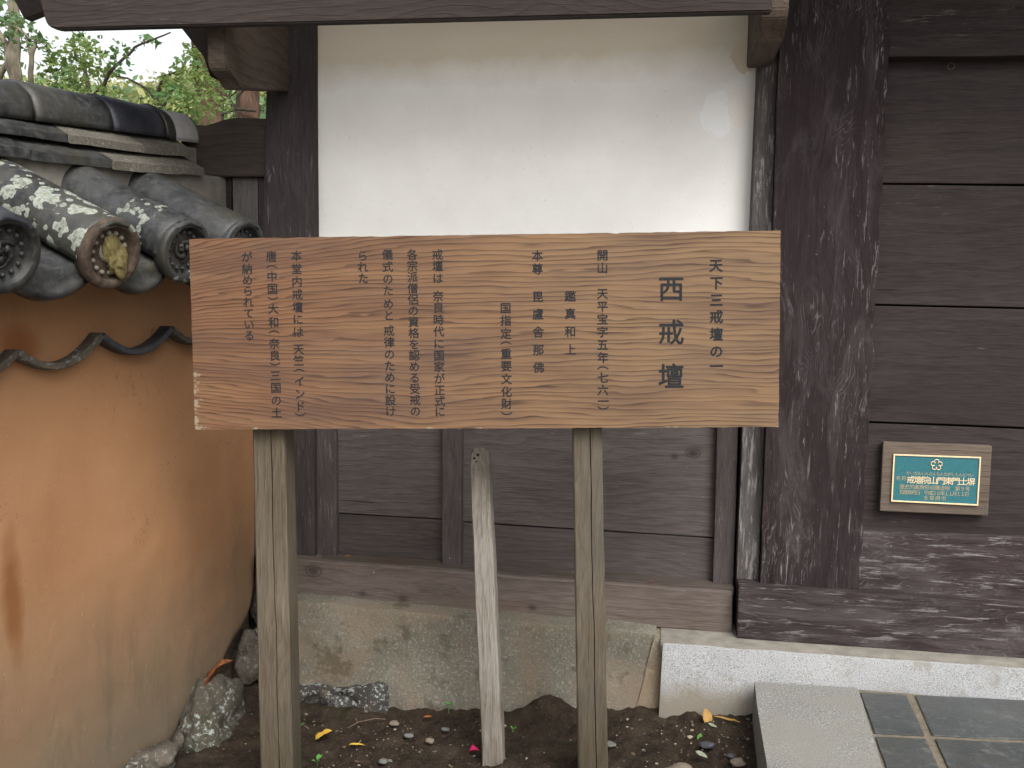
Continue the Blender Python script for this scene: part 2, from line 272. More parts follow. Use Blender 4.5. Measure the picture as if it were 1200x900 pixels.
def tile_mat(name, lich=.0, moss=.3, blue=0.0):
    n = N(name, .55); a = n.noise(n.co, 7, 5, .6); b = n.noise(n.co, 45, 5, .7)
    base = n.mix(n.step(n.math('ADD', n.math('MULTIPLY', a, .7), n.math('MULTIPLY', n.noise(n.co, 28, 6, .75), .3)), .38, .62), (.012, .013, .014), (.085, .087, .089))
    base = n.mix(n.math('MULTIPLY', n.step(b, .5, .68), .5), base, (.16, .16, .15))
    if blue: base = n.mix(blue, base, (.07, .08, .14))
    base = n.mix(n.math('MULTIPLY', n.step(n.noise(n.co, 5.5, 5, .65), .56-.2*moss, .74-.2*moss), .85), base, (.066, .062, .045))
    if lich:
        wv = n.vadd(n.co, n.vadd(n.noise(n.co, 25, 3, .5, 0, True), (.012, .012, .012), 'MULTIPLY')); wv = n.vadd(wv, n.vadd(n.noise(n.co, 110, 3, .6, 0, True), (.009, .009, .009), 'MULTIPLY'))
        big = n.noise(n.co, 6.5, 3, .5)
        for sc, th in ((20, .47), (42, .34)):
            v = n.vor(wv, sc); k = n.math('MULTIPLY', n.step(v, th, th-.05) if False else n.math('LESS_THAN', v, th), n.math('GREATER_THAN', big, .66-.18*lich))
            rid = n.xyz(n.vor(wv, sc, 'Color'))[0]; k = n.math('MULTIPLY', k, n.math('GREATER_THAN', rid, .5-.3*lich))
            lc = n.mix(n.step(v, .1, th), (.36, .40, .34), (.50, .53, .46)); base = n.mix(n.math('MULTIPLY', k, .9), base, n.mix(n.step(n.noise(n.co, 95, 4, .7), .45, .62), lc, (.20, .22, .165)))
    n.bump(n.math('ADD', b, n.math('MULTIPLY', a, .5)), .5, .003)
    n.put(n.b.inputs['Roughness'], n.math('ADD', n.math('MULTIPLY', b, .5), .3)); return n.col(base)
M['tile'] = tile_mat('kiln_tile', 0, .25); M['tile_l'] = tile_mat('lichened_kiln_tile', .95, .75); M['tile_s'] = tile_mat('lightly_lichened_tile', .22, .2)
M['tile_b'] = tile_mat('bluish_kiln_tile', .0, .1, .3); M['tile_m'] = tile_mat('mossy_kiln_tile', .06, .55)
M['slab'] = tile_mat('ridge_slab_tile', .0, .45)
M['cap_mud'] = flat('crusted_brown_clay', (.075, .055, .042), .9, .5, 50, 0, .8)
M['moss_y'] = flat('yellow_moss', (.23, .19, .08), .95, .35, 120, 0, 1)
M['mort'] = flat('grey_lime_mortar', (.27, .25, .215), .92, .25, 18, 0, .8)
M['mort_w'] = flat('white_lime_mortar', (.48, .47, .47), .92, .15, 18, 0, .6)

def stone(name, c0, c1, spk, sc=150, dirt=None, lichen=0.0, warm=None, rough=.88, zdirt=None):
    n = N(name, rough); a = n.noise(n.co, 4, 5, .6); c = n.mix(n.step(a, .3, .7), c0, c1)
    v = n.noise(n.co, sc, 2, .7); c = n.mix(n.math('MULTIPLY', n.step(v, .54, .64), spk), c, (.06, .065, .075)); c = n.mix(n.math('MULTIPLY', n.ramp(v, [(.34, 1.0), (.44, 0.0)]), spk), c, (.75, .74, .72))
    if warm: c = n.mix(n.math('MULTIPLY', n.step(n.noise(n.obj, 3.2, 5, .6, .5), .45, .62), .75), c, warm)
    if dirt: c = n.mix(n.math('MULTIPLY', n.step(n.noise(n.obj, 9, 6, .7), .56, .64), .75), c, dirt)
    if zdirt:
        z = n.math('ADD', n.xyz(n.obj)[2], n.math('MULTIPLY', n.noise(n.obj, 9, 5, .65), .2)); mr = n.t.nodes.new('ShaderNodeMapRange')
        n.put(mr.inputs[0], z); mr.inputs[1].default_value = zdirt[2]; mr.inputs[2].default_value = zdirt[1]; c = n.mix(n.math('MULTIPLY', mr.outputs[0], .85), c, zdirt[0])
    if lichen:
        k = n.math('MULTIPLY', n.step(n.noise(n.co, 55, 5, .7), .56, .60), n.math('GREATER_THAN', n.noise(n.co, 7, 3, .5), .60-.25*lichen)); c = n.mix(n.math('MULTIPLY', k, .9), c, (.42, .46, .43))
    n.bump(n.math('ADD', n.noise(n.co, 90, 6, .75), n.math('MULTIPLY', v, .4)), .8, .003); return n.col(c)
M['granite'] = stone('white_granite', (.46, .47, .48), (.56, .57, .58), .62, 260, dirt=(.36, .34, .30), zdirt=((.30, .26, .20), .24, .33))
M['oldstone'] = stone('old_tan_stone', (.17, .158, .122), (.29, .27, .215), .26, 120, warm=(.31, .235, .17), dirt=(.12, .10, .065))
M['oldstone2'] = stone('greenish_tan_stone', (.24, .21, .155), (.33, .29, .22), .3, 130, warm=(.34, .255, .17))
M['darkstone'] = stone('black_lichened_stone', (.035, .033, .032), (.075, .07, .066), .2, 60, dirt=(.14, .09, .045), lichen=1)
M['mosstone'] = stone('mossy_rock', (.07, .062, .045), (.14, .125, .095), .2, 60, dirt=(.055, .065, .025), lichen=.45)
M['rock_b'] = stone('brown_rock', (.10, .085, .065), (.17, .145, .115), .2, 60, dirt=(.05, .05, .03), lichen=.15)
M['slab_p'] = stone('fawn_slab', (.13, .12, .095), (.22, .20, .165), .2, 90, dirt=(.05, .05, .04))
M['kerb'] = stone('grey_granite_kerb', (.30, .30, .28), (.36, .36, .335), .6, 190, warm=(.34, .325, .285))
M['slate'] = stone('dark_slate_tile', (.060, .068, .070), (.105, .115, .115), .08, 60, dirt=(.17, .175, .16), rough=.30, warm=(.10, .098, .085))
M['joint'] = flat('sandy_joint_mortar', (.30, .255, .19), .95, .25, 60, 0, .8)
def soil():
    n = N('damp_soil', .97); a = n.noise(n.co, 14, 6, .7); c = n.mix(n.step(a, .35, .7), (.035, .024, .016), (.10, .073, .050))
    c = n.mix(n.math('MULTIPLY', n.step(n.noise(n.co, 140, 4, .7), .58, .66), .6), c, (.20, .165, .12))
    c = n.mix(n.math('MULTIPLY', n.step(n.noise(n.co, 4, 4, .6), .58, .7), .5), c, (.05, .058, .02))
    n.bump(n.math('ADD', n.noise(n.co, 90, 8, .8), n.math('MULTIPLY', n.noise(n.co, 26, 4, .6), 1.5)), 1, .012); return n.col(c)
M['soil'] = soil()
M['ground'] = flat('raked_gravel_ground', (.33, .31, .28), .95, .3, 40, 0, 1)

# ------------------------------------------------------------------ mesh helpers
ORG = {}
def tagit(o, label=None, category=None, group=None, kind=None):
    for k, v in (("label", label), ("category", category), ('group', group), ('kind', kind)):
        if v: o[k] = v
    return o
def thing(name, label, cat, loc, group=None):
    o = bpy.data.objects.new(name, None); o.empty_display_size = .1; COL.objects.link(o); o.location = loc; ORG[o.name] = Vector(loc)
    return tagit(o, label, cat, group)
def obj(name, bm, mat, parent=None, org=None, smooth=False, **t):
    """bm in world coordinates; becomes one object with its origin at org (or its parent's)."""
    base = ORG[parent.name] if parent else Vector((0, 0, 0))
    org = Vector(org) if org is not None else base
    bmesh.ops.translate(bm, verts=bm.verts, vec=-org)
    bmesh.ops.recalc_face_normals(bm, faces=bm.faces)
    me = bpy.data.meshes.new(name); bm.to_mesh(me); bm.free()
    if smooth:
        for p in me.polygons: p.use_smooth = True
    for x in (mat if isinstance(mat, list) else [mat]): me.materials.append(x)
    o = bpy.data.objects.new(name, me); COL.objects.link(o)
    if parent: o.parent = parent
    o.location = org-base; ORG[o.name] = org
    return tagit(o, **t)
def V(*a): return Vector(a)
def prism(bm, quad, dv, bev=.004, cuts=(1, 1), jit=0.0, jf=6.0, off=0):
    """box from a front quad (tl,tr,br,bl) pushed along dv, bevelled, subdivided and slightly uneven"""
    b = bmesh.new(); f = [b.verts.new(p) for p in quad]; k = [b.verts.new(Vector(p)+dv) for p in quad]
    b.faces.new(f); b.faces.new(k[::-1])
    for i in range(4): j = (i+1) % 4; b.faces.new((f[j], f[i], k[i], k[j]))
    bmesh.ops.recalc_face_normals(b, faces=b.faces)
    he = [e for e in b.edges if {e.verts[0] in f, e.verts[1] in f} == {True} and (f.index(e.verts[0])+f.index(e.verts[1])) in (1, 5)]
    L = max((quad[0]-quad[1]).length, .01); Hh = max((quad[1]-quad[2]).length, .01)
    if max(cuts) > 1 or jit:
        ex = Vector(quad[1]-quad[0]).normalized(); ez = Vector(quad[0]-quad[3]).normalized()
        for k_, ax, ln in ((cuts[0], ex, L), (cuts[1], ez, Hh)):
            o0 = Vector(quad[3]); 
            for i in range(1, k_):
                bmesh.ops.bisect_plane(b, geom=b.verts[:]+b.edges[:]+b.faces[:], plane_co=o0+ax*(ln*i/k_), plane_no=ax)
        if bev: 
            ed = [e for e in b.edges if len(e.link_faces) == 2 and e.calc_face_angle(0) > .7]
            bmesh.ops.bevel(b, geom=ed, offset=bev, segments=2, affect='EDGES', profile=.6, clamp_overlap=True)
        if jit:
            for v in b.verts:
                p = v.co*jf+V(off, off*.7, 0); v.co += V(noise.noise(p), noise.noise(p+V(9, 3, 1))*.6, noise.noise(p+V(4, 17, 5)))*jit
    elif bev:
        bmesh.ops.bevel(b, geom=b.edges[:], offset=bev, segments=2, affect='EDGES', profile=.6, clamp_overlap=True)
    me = bpy.data.meshes.new('t'); b.to_mesh(me); b.free(); bm.from_mesh(me); bpy.data.meshes.remove(me); return bm
def box(bm, x0, x1, y0, y1, z0, z1, bev=.004, **k):
    return prism(bm, [V(x0, y0, z1), V(x1, y0, z1), V(x1, y0, z0), V(x0, y0, z0)], V(0, y1-y0, 0), bev, **k)
def qpx(px, Y): return [at(u, v, Y) for u, v in px]
def board(name, px, Y, th, mat, parent, bev=.004, jit=.0015, cuts=None, off=0, **t):
    q = qpx(px, Y); L = (q[0]-q[1]).length; Hh = (q[1]-q[2]).length
    cuts = cuts or (max(1, int(L/.06)), max(1, int(Hh/.06)))
    return obj(name, prism(bmesh.new(), q, V(0, th, 0), bev, cuts, jit, 5, off), mat, parent, **t)
def polyprism(bm, pts, dv, bev=0.0):
    f = [bm.verts.new(p) for p in pts]; k = [bm.verts.new(Vector(p)+dv) for p in pts]
    bm.faces.new(f); bm.faces.new(k[::-1]); n = len(pts)
    for i in range(n): j = (i+1) % n; bm.faces.new((f[j], f[i], k[i], k[j]))
    return bm
def tube(bm, pts, rad, seg=8, cap=True):
    rings = []; up = V(.13, .31, .94)
    for i, p in enumerate(pts):
        d = (pts[min(i+1, len(pts)-1)]-pts[max(i-1, 0)]).normalized(); a = d.cross(up).normalized() if abs(d.dot(up)) < .95 else d.cross(V(1, 0, 0)).normalized(); b = d.cross(a)
        r = rad[i] if isinstance(rad, (list, tuple)) else rad
        rings.append([bm.verts.new(p+(a*math.cos(t)+b*math.sin(t))*r) for t in [2*math.pi*k/seg for k in range(seg)]])
    for A, B in zip(rings, rings[1:]):
        for k in range(seg): bm.faces.new((A[k], A[(k+1) % seg], B[(k+1) % seg], B[k]))
    if cap: bm.faces.new(rings[0][::-1]); bm.faces.new(rings[-1])
    return bm
def rock(c, r, seed, squash=(1, 1, 1), sub=4, amp=.35, rot=0):
    bm = bmesh.new(); bmesh.ops.create_icosphere(bm, subdivisions=sub, radius=1)
    rm = Matrix.Rotation(rot, 3, 'Z')
    for v in bm.verts:
        p = v.co.copy(); s = 1+amp*fbm(p*1.1+V(seed*7.3, seed, 3), 5)
        # flatten a few facets
        for q in range(5):
            random.seed(seed*31+q); nrm = V(random.uniform(-1, 1), random.uniform(-1, 1), random.uniform(-1, 1)).normalized(); dd = p.dot(nrm)
            if dd > .72: s *= .72/dd*.6+.4
        p = p*s; p = rm @ V(p.x*squash[0]*r, p.y*squash[1]*r, p.z*squash[2]*r); v.co = Vector(c)+p
    return bm

# ------------------------------------------------------------------ the setting
bm = bmesh.new()
q = [V(-300, -150, -.05), V(300, -150, -.05), V(300, 500, -.05), V(-300, 500, -.05)]
bm.faces.new([bm.verts.new(p) for p in q]); obj('ground', bm, M['ground'], kind='structure')
# soil bed between the wall, the foundation and the kerb
SOILPTS = [(-2.2, .0), (-1.3, .055), (-.95, .035), (-.5, .075), (-.1, .115), (.15, .15), (.35, .17), (2.2, .2)]
def soil_z(x, y):
    for (a, za), (b, zb) in zip(SOILPTS, SOILPTS[1:]):
        if x <= b: t = max(0, (x-a)/(b-a)); z = za+(zb-za)*t; break
    else: z = .2
    return z - max(0, -(y+.15))*.12
bm = bmesh.new(); NX, NY = 330, 150; X0, X1, Y0, Y1 = -2.2, .34, -1.6, 0.05; g = []
for j in range(NY+1):
    row = []
    for i in range(NX+1):
        x = X0+(X1-X0)*i/NX; y = Y0+(Y1-Y0)*j/NY; p = V(x, y, 0)
        z = soil_z(x, y)+.022*fbm(p*5, 3)+.012*fbm(p*22+V(3, 1, 0), 4)+.006*abs(fbm(p*70, 3))+(.012*max(0, 1-abs(y+.15)/.05))
        hx = at(642, 822, -.16); dd = math.hypot((x-hx.x)/.07, (y+.17)/.05); z += .055*math.exp(-dd*dd)
        row.append(bm.verts.new((x, y, z)))
    g.append(row)
for j in range(NY):
    for i in range(NX): bm.faces.new((g[j][i], g[j][i+1], g[j+1][i+1], g[j+1][i]))
obj('soil_bed', bm, M['soil'], smooth=True, kind='structure')
# small grit lying on the soil
bm = bmesh.new(); random.seed(3)
for i in range(2600):
    x = random.uniform(-1.35, .33); y = random.uniform(-.95, -.15); r = random.choice([.0012, .002, .0025, .003, .0045])*random.uniform(.7, 1.3)
    if random.random() < .008: r = random.uniform(.005, .009)
    cl = fbm(V(x*3, y*3, 5), 2)
    if cl < .0 and random.random() < .7: continue
    v0 = len(bm.verts); k = bmesh.ops.create_icosphere(bm, subdivisions=1, radius=r)['verts']; z = soil_z(x, y)+.022*fbm(V(x, y, 0)*5, 3)+.010*fbm(V(x, y, 0)*22+V(3, 1, 0), 4)
    mi = random.randrange(3); sx = random.uniform(.7, 1.4); sq = random.uniform(.5, .9)
    for v in k: v.co = V(v.co.x*sx*random.uniform(.85, 1.15)+x, v.co.y+y, v.co.z*sq+z+r*.2)
    for f in {f for v in k for f in v.link_faces}: f.material_index = mi
obj('grit', bm, [flat('pale_grit', (.30, .25, .19), .9, .3), flat('grey_grit', (.13, .115, .1), .9, .3), flat('brown_grit', (.11, .075, .05), .9, .3)],
    kind='stuff', label='fine pale and brown grit scattered over the damp soil', category='grit')

# paving: kerb, dark tiles, joints
PZ = .282
pave = thing('paving', None, None, (.3, -.2, 0)); pave['kind'] = 'structure'
A = atz(884, 803, PZ); B = atz(1006, 809, PZ); Cc = atz(1034, 897, PZ); D = atz(900, 905, PZ)
dl = (D-A).normalized(); dr = (Cc-B).normalized()
D = A+dl*1.9; Cc = B+dr*1.9; A = A-dl*.02; B = B-dr*.02
# two kerb stones
kb = obj('kerb_stone', prism(bmesh.new(), [A, B, Cc, D], V(0, 0, -.25), .012, (6, 28), .0035, 9), M['kerb'], pave, smooth=False)
jb = bmesh.new(); J0, J1 = B+V(0, 0, -.006), B+V(2.4, 0, -.006)
prism(jb, [J0+V(.001, 0, 0), J1, J1-V(0, 1.9, 0), Cc+V(.001, 0, -.006)], V(0, 0, -.2), 0); obj('joint_mortar', jb, M['joint'], pave)
ux = [atz(x, 820, PZ).x for x in (1013,)][0]
def lerp(a, b, t): return a+(b-a)*t
cols = [(1011, 1064), (1073, 1260), (1268, 1460)]  # at v=815
rowsv = [(811, 858), (863, 958)]
def tilept(u, v):   # joints converge like the kerb edge
    k = (v-815)*(.333+(u-1006)*.0020)
    return atz(u+k, v + (u-1006)*.045, PZ)
ti = 0
for r_, (v0, v1) in enumerate(rowsv+[(964, 1100)]):
    for c_, (u0, u1) in enumerate(cols):
        q = [tilept(u0, v0), tilept(u1, v0), tilept(u1, v1), tilept(u0, v1)]
        # courses of slightly uneven cut slate
        q = [p+V(random.uniform(-.003, .003), random.uniform(-.003, .003), 0) for p in q]
        obj('paving_tile', prism(bmesh.new(), q, V(0, 0, -.03), .0045, (6, 6), .0018, 14, ti*3), M['slate'], pave, org=q[3]); ti += 1

# ------------------------------------------------------------------ foundation
fnd = thing('stone_foundation', 'tan and white stone footing under the dark timber sills', 'foundation', at(600, 840, -.1))
def footing(name, px, Yf, depth, mat, seed, bev=.02, jit=.006, amp=.012, **t):
    q = qpx(px, Yf); L = (q[0]-q[1]).length; Hh = (q[1]-q[2]).length
    bm = prism(bmesh.new(), q, V(0, depth, 0), bev, (int(L/.025), int(Hh/.025)+1), jit, 7, seed)
    for v in bm.verts:
        d = fbm(v.co*5+V(seed, 0, 0), 4)*amp + fbm(v.co*28+V(seed, 0, 0), 3)*amp*.15; v.co.y += d; v.co.z += d*.5
    return obj(name, bm, mat, fnd, smooth=True, **t)
footing('footing_stone', [(341, 704), (769, 742), (736, 872), (341, 830)], -.135, .5, M['oldstone'], 1, .030, .009, .010, label='long rough tan footing stone with rounded top edge')
footing('footing_stone', [(766, 748), (800, 750), (800, 862), (734, 872)], -.139, .4, M['oldstone2'], 8, .012, .005, .008, label='narrow mortar-smeared stone between tan and white stones')
footing('footing_stone', [(777, 755.5), (1330, 794), (1330, 850), (770, 878)], -.18, .6, M['granite'], 9, .010, .003, .0035, label='white speckled granite footing block')
footing('mortar_bed', [(774, 751), (1330, 790), (1330, 802), (774, 764)], -.166, .5, M['mort'], 12, .004, .001, .001)
# dark lichened stone under the left end, crusting over the tan one
bm = bmesh.new(); q = qpx([(338, 803), (452, 806), (458, 850), (338, 850)], -.16)
prism(bm, q, V(0, .2, 0), .02, (24, 12), .012, 12, 3)
for v in bm.verts: d = fbm(v.co*12, 5)*.02; v.co.y += d; v.co.z += d
obj('footing_stone', bm, M['darkstone'], fnd, smooth=True, label='black footing stone crusted with white lichen')

# ------------------------------------------------------------------ the gate
gate = thing('temple_gate', 'old dark timber temple gate with white plaster panel and eave above', 'gate', (0, .1, .35))
# plaster panel
pb = bmesh.new(); box(pb, -1.30, .40, .055, .10, 1.10, 2.9, 0); obj('plaster_panel', pb, M['plaster'], gate, org=(0, 0, 0))
bb = bmesh.new(); box(bb, -1.36, 1.9, .115, .155, .30, 2.95, 0); box(bb, -1.75, -1.361, .115, .155, .0, 1.9, 0); obj('backing_wall', bb, M['under'], gate, org=(0, 0, 0))
# right leaf planks
pl = [[(1044, 69), (1330, 67), (1330, 216.5), (1036, 214)], [(1036, 216.3), (1330, 219.5), (1330, 363), (1027, 356)], [(1027, 358.2), (1330, 365.5), (1330, 506), (1018, 492.5)], [(1018, 495), (1330, 508.5), (1330, 640), (1010, 627)]]
for i, p in enumerate(pl): board('plank', [(p[0][0]-18, p[0][1]), p[1], p[2], (p[3][0]-18, p[3][1])], .004*(i % 2), .05, M['plank_r'], gate, .0025, .0012, off=i*5)
board('kick_board', [(1000, 623), (1330, 637), (1330, 719), (1000, 696)], -.03, .06, M['kick_r'], gate, .008, .003, off=3)
board('lintel', [(1030, -70), (1330, -80), (1330, 64), (1030, 67)], -.055, .12, M['lintel'], gate, .006, .003)
board('gate_sill', [(866, 686.5), (1330, 716), (1330, 785.5), (864, 748.5)], -.10, .25, M['kick_r'], gate, .008, .003, off=8)
# the big pillar, hewn right edge
qp = qpx([(917, -60), (1050, -60), (1007, 691), (891, 688)], -.06)
bm = prism(bmesh.new(), qp, V(0, .3, 0), .012, (10, 70), 0, 5)
xr = max(qp[1].x, qp[2].x)
for v in bm.verts:
    e = max(0, (v.co.x-(xr-.05))/.05); v.co.x += e*.012*fbm(V(0, 3, v.co.z*9), 4); v.co.y += e*.02*max(0, fbm(V(5, 0, v.co.z*6), 4)+.2)
    v.co.y += .0025*fbm(V(v.co.x*30, 0, v.co.z*3), 4); e2 = max(0, ((xr-.30)-v.co.x)/.04); v.co.x += min(e2, 1)*.005*fbm(V(0, 8, v.co.z*7), 3)
obj('pillar', bm, M['pillar'], gate)
# left bay uprights
board('corner_post', [(317, -60), (364.5, -60), (369, 657), (296, 652)], 0, .14, M['post_l'], gate, .005, .002)
board('panel_stile', [(370.5, 440), (394, 440), (394, 657), (370.5, 655)], .022, .06, M['grey_z'], gate, .006, .0015, off=2)
board('muntin', [(518, 440), (541.5, 440), (540, 667), (517.5, 665)], .012, .05, M['grey_z'], gate, .005, .0015, off=6)
board('panel_stile', [(842, 440), (867, 440), (859, 693), (835, 691)], .012, .06, M['grey_z'], gate, .005, .0015, off=9)
board('door_jamb', [(889, 60), (914.5, 60), (888.5, 690), (862.5, 687)], -.02, .13, M['jamb'], gate, .006, .002, off=12)
board('rail', [(355, 430), (880, 440), (880, 470), (355, 458)], .018, .06, M['grey_x'], gate, .005, .001)
for i, p in enumerate(([(388, 440), (523, 440), (523, 608.3), (388, 600.3)], [(388, 601.3), (523, 609.3), (523, 668), (388, 660)], [(537, 440), (845, 440), (845, 630.3), (537, 610.8)], [(537, 611.9), (845, 631.4), (845, 694), (537, 671)])):
    board('panel_board', p, .045+.004*(i % 2), .03, M['grey_x'], gate, .003, .0015, off=20+i)
board('ledge_strip', [(372, 655), (860, 689), (860, 697), (372, 663)], -.03, .09, M['sill_l'], gate, .003, .0015)
board('panel_sill', [(300, 651.5), (858.5, 694.5), (858, 743), (300, 697)], -.05, .2, M['sill_l'], gate, .006, .002, off=4)
# left side boards beyond the corner post
cp = [(212, 206), (211, 170), (214, 156), (222, 149), (232, 146), (242, 148), (252, 144), (262, 140), (276, 138), (292, 138.5), (322, 139), (322, 207)]
bm = polyprism(bmesh.new(), qpx(cp, .02), V(0, .05, 0)); bmesh.ops.bevel(bm, geom=[e for e in bm.edges], offset=.003, segments=2, affect='EDGES'); obj('carved_wing_board', bm, M['carved'], gate)
for i, (a, b, m_, Y) in enumerate(((190, 243, 'lintel', .05), (242, 271, 'lintel', .055), (272.5, 302, 'lgrey_z', .05), (303, 326, 'post_l', .045))):
    board('wing_plank', [(a, 200), (b, 200), (b+2, 640), (a+2, 640)], Y, .03, M[m_], gate, .003, .0015, off=30+i)
# eave beam and brackets
qb = qpx([(44, -22), (908, -46), (908, 18), (52, 38)], -.55)
bm = bmesh.new(); pts = qpx([(40, -26), (906, -52), (905, 13), (66, 33.5), (57, 31), (52.5, 24)], -.55); polyprism(bm, pts, V(0, .035, 0))
bmesh.ops.bevel(bm, geom=[e for e in bm.edges], offset=.004, segments=2, affect='EDGES'); obj('eave_beam', bm, M['beam'], gate)
def bracket(name, x0, x1, ytip, ztop, ztip, zroot, zmid, par):
    prof = [(.0, ztop), (ytip, ztop), (ytip, ztip+.03), (ytip+.012, ztip+.008), (ytip+.04, ztip), (ytip+.07, ztip-.004), (ytip+.09, ztip-.018), (ytip+.10, ztip-.03), (.0, zroot)]
    bm = polyprism(bmesh.new(), [V(x0, y, z) for y, z in prof], V(x1-x0, 0, 0)); bmesh.ops.bevel(bm, geom=[e for e in bm.edges], offset=.004, segments=2, affect='EDGES')
    return obj(name, bm, M['beam_y'], par)
a = at(345, 107, 0); b = at(243, 84, -.46); c = at(265, 86, -.46)
a2 = at(243, 30, -.46)
bracket('bracket_arm', b.x, c.x+.0, -.46, 2.42, b.z+.0, a.z, 0, gate)
b2 = at(890, 68, -.1); c2 = at(913, 68, -.1)
bracket('bracket_arm', b2.x-.03, c2.x-.015, -.42, 2.42, 2.22, b2.z-.005, 0, gate)
bm = bmesh.new(); q0 = at(222, 36, -.3); prism(bm, qpx([(210, 30), (246, 30), (246, 90), (238, 66)], -.25), V(0, .12, 0), .004); obj('bracket_arm', bm, M['under'], gate, label='dark inner bracket behind the left eave bracket')
# roof over the wall: boards on rafters, tiles above
for i in range(14):
    x = -2.05+i*.3
    bm = bmesh.new(); prism(bm, [V(x, -.72, 2.74), V(x+.07, -.72, 2.74), V(x+.07, -.72, 2.66), V(x, -.72, 2.66)], V(0, 1.3, .39), .003); obj('rafter', bm, M['under'], gate)
bm = bmesh.new(); prism(bm, [V(-2.2, -.78, 2.775), V(2.2, -.78, 2.775), V(2.2, -.78, 2.742), V(-2.2, -.78, 2.742)], V(0, 1.6, .48), .003); obj('roof_deck', bm, M['under'], gate)
bm = bmesh.new(); prism(bm, [V(-2.2, 2.2, 2.60), V(2.2, 2.2, 2.60), V(2.2, 2.2, 2.55), V(-2.2, 2.2, 2.55)], V(0, -1.37, .62), .003); obj('roof_deck', bm, M['tile'], gate)
bm = bmesh.new(); prism(bm, qpx([(-14, -60), (58, -60), (56, 11), (28, 22)], -.1), V(0, .04, 0), .003); obj('verge_board', bm, M['under'], gate)
# little iron ring under the lintel
rc = at(1114.5, 77.5, -.012); bm = bmesh.new(); tube(bm, [rc+V(math.cos(t)*.010, 0, math.sin(t)*.010) for t in [2*math.pi*k/16+math.pi/2 for k in range(17)]], .0013, 6, False)
tube(bm, [rc+V(0, 0, .010), rc+V(0, .002, .03)], .0013, 6); obj('iron_ring', bm, M['iron'], gate, smooth=True)

# ------------------------------------------------------------------ lettering
_g = {}
def glyph(ch, off):
    if (ch, off) in _g: return _g[(ch, off)]
    c = bpy.data.curves.new('t', 'FONT'); c.body = ch; c.offset = off; c.resolution_u = 2; c.dimensions = '2D'; c.fill_mode = 'FRONT'
    o = bpy.data.objects.new('t', c); COL.objects.link(o)
    dg = bpy.context.evaluated_depsgraph_get(); me = bpy.data.meshes.new_from_object(o.evaluated_get(dg))
    b = bmesh.new(); b.from_mesh(me); bpy.data.objects.remove(o); bpy.data.curves.remove(c); bpy.data.meshes.remove(me)
    bmesh.ops.remove_doubles(b, verts=b.verts, dist=.0005)
    vs = [(v.co.x-.5, v.co.y-.385) for v in b.verts]
    if ch in '（）':
        vs = [(y, -x) for x, y in vs]; m_ = (min(y for x, y in vs)+max(y for x, y in vs))/2; vs = [(x, y-m_) for x, y in vs]
    b.verts.index_update(); fs = [[v.index for v in f.verts] for f in b.faces]
    nxt = {}
    for f in b.faces:
        for l in f.loops:
            if len(l.edge.link_faces) == 1: nxt.setdefault(l.vert.index, []).append(l.link_loop_next.vert.index)
    loops = []
    while nxt:
        s = next(iter(nxt)); lp = [s]; cur = s
        while True:
            if cur not in nxt: break
            n_ = nxt[cur].pop(0)
            if not nxt[cur]: del nxt[cur]
            if n_ == s: break
            lp.append(n_); cur = n_
        if len(lp) > 2: loops.append([vs[i] for i in lp])
    b.free(); _g[(ch, off)] = (vs, fs, loops); return _g[(ch, off)]

# ------------------------------------------------------------------ the signboard
SR = V(math.cos(R(6.8)), math.sin(R(6.8)), 0); SN = V(math.sin(R(6.8)), -math.cos(R(6.8)), 0)
SP = CAM+FW*2.42
def ats(u, v): return atp(u, v, SP, SN)
corn = [ats(221.5, 280), ats(915, 270), ats(912.5, 500.5), ats(228.5, 503.5)]
SO = sum(corn, V(0, 0, 0))/4
ex = ((corn[1]-corn[0])+(corn[2]-corn[3])).normalized(); ez = SN.cross(ex)*-1
if ez.z < 0: ez = -ez
sign = thing('notice_board', 'long cedar notice board carved with columns of Japanese text on two posts', 'sign', V(SO.x, SO.y, 0))
rotm = Matrix((ex, -SN, ez)).transposed().to_4x4()
def l2(p): q = p-SO; return q.dot(ex), q.dot(ez)
def local_obj(name, bm, mat, parent, **t):
    me = bpy.data.meshes.new(name); bm.to_mesh(me); bm.free()
    for x in (mat if isinstance(mat, list) else [mat]): me.materials.append(x)
    o = bpy.data.objects.new(name, me); COL.objects.link(o); o.parent = parent
    o.matrix_local = Matrix.Translation(SO-ORG[parent.name]) @ rotm; ORG[o.name] = SO; return tagit(o, **t)
c2d = [l2(p) for p in corn]
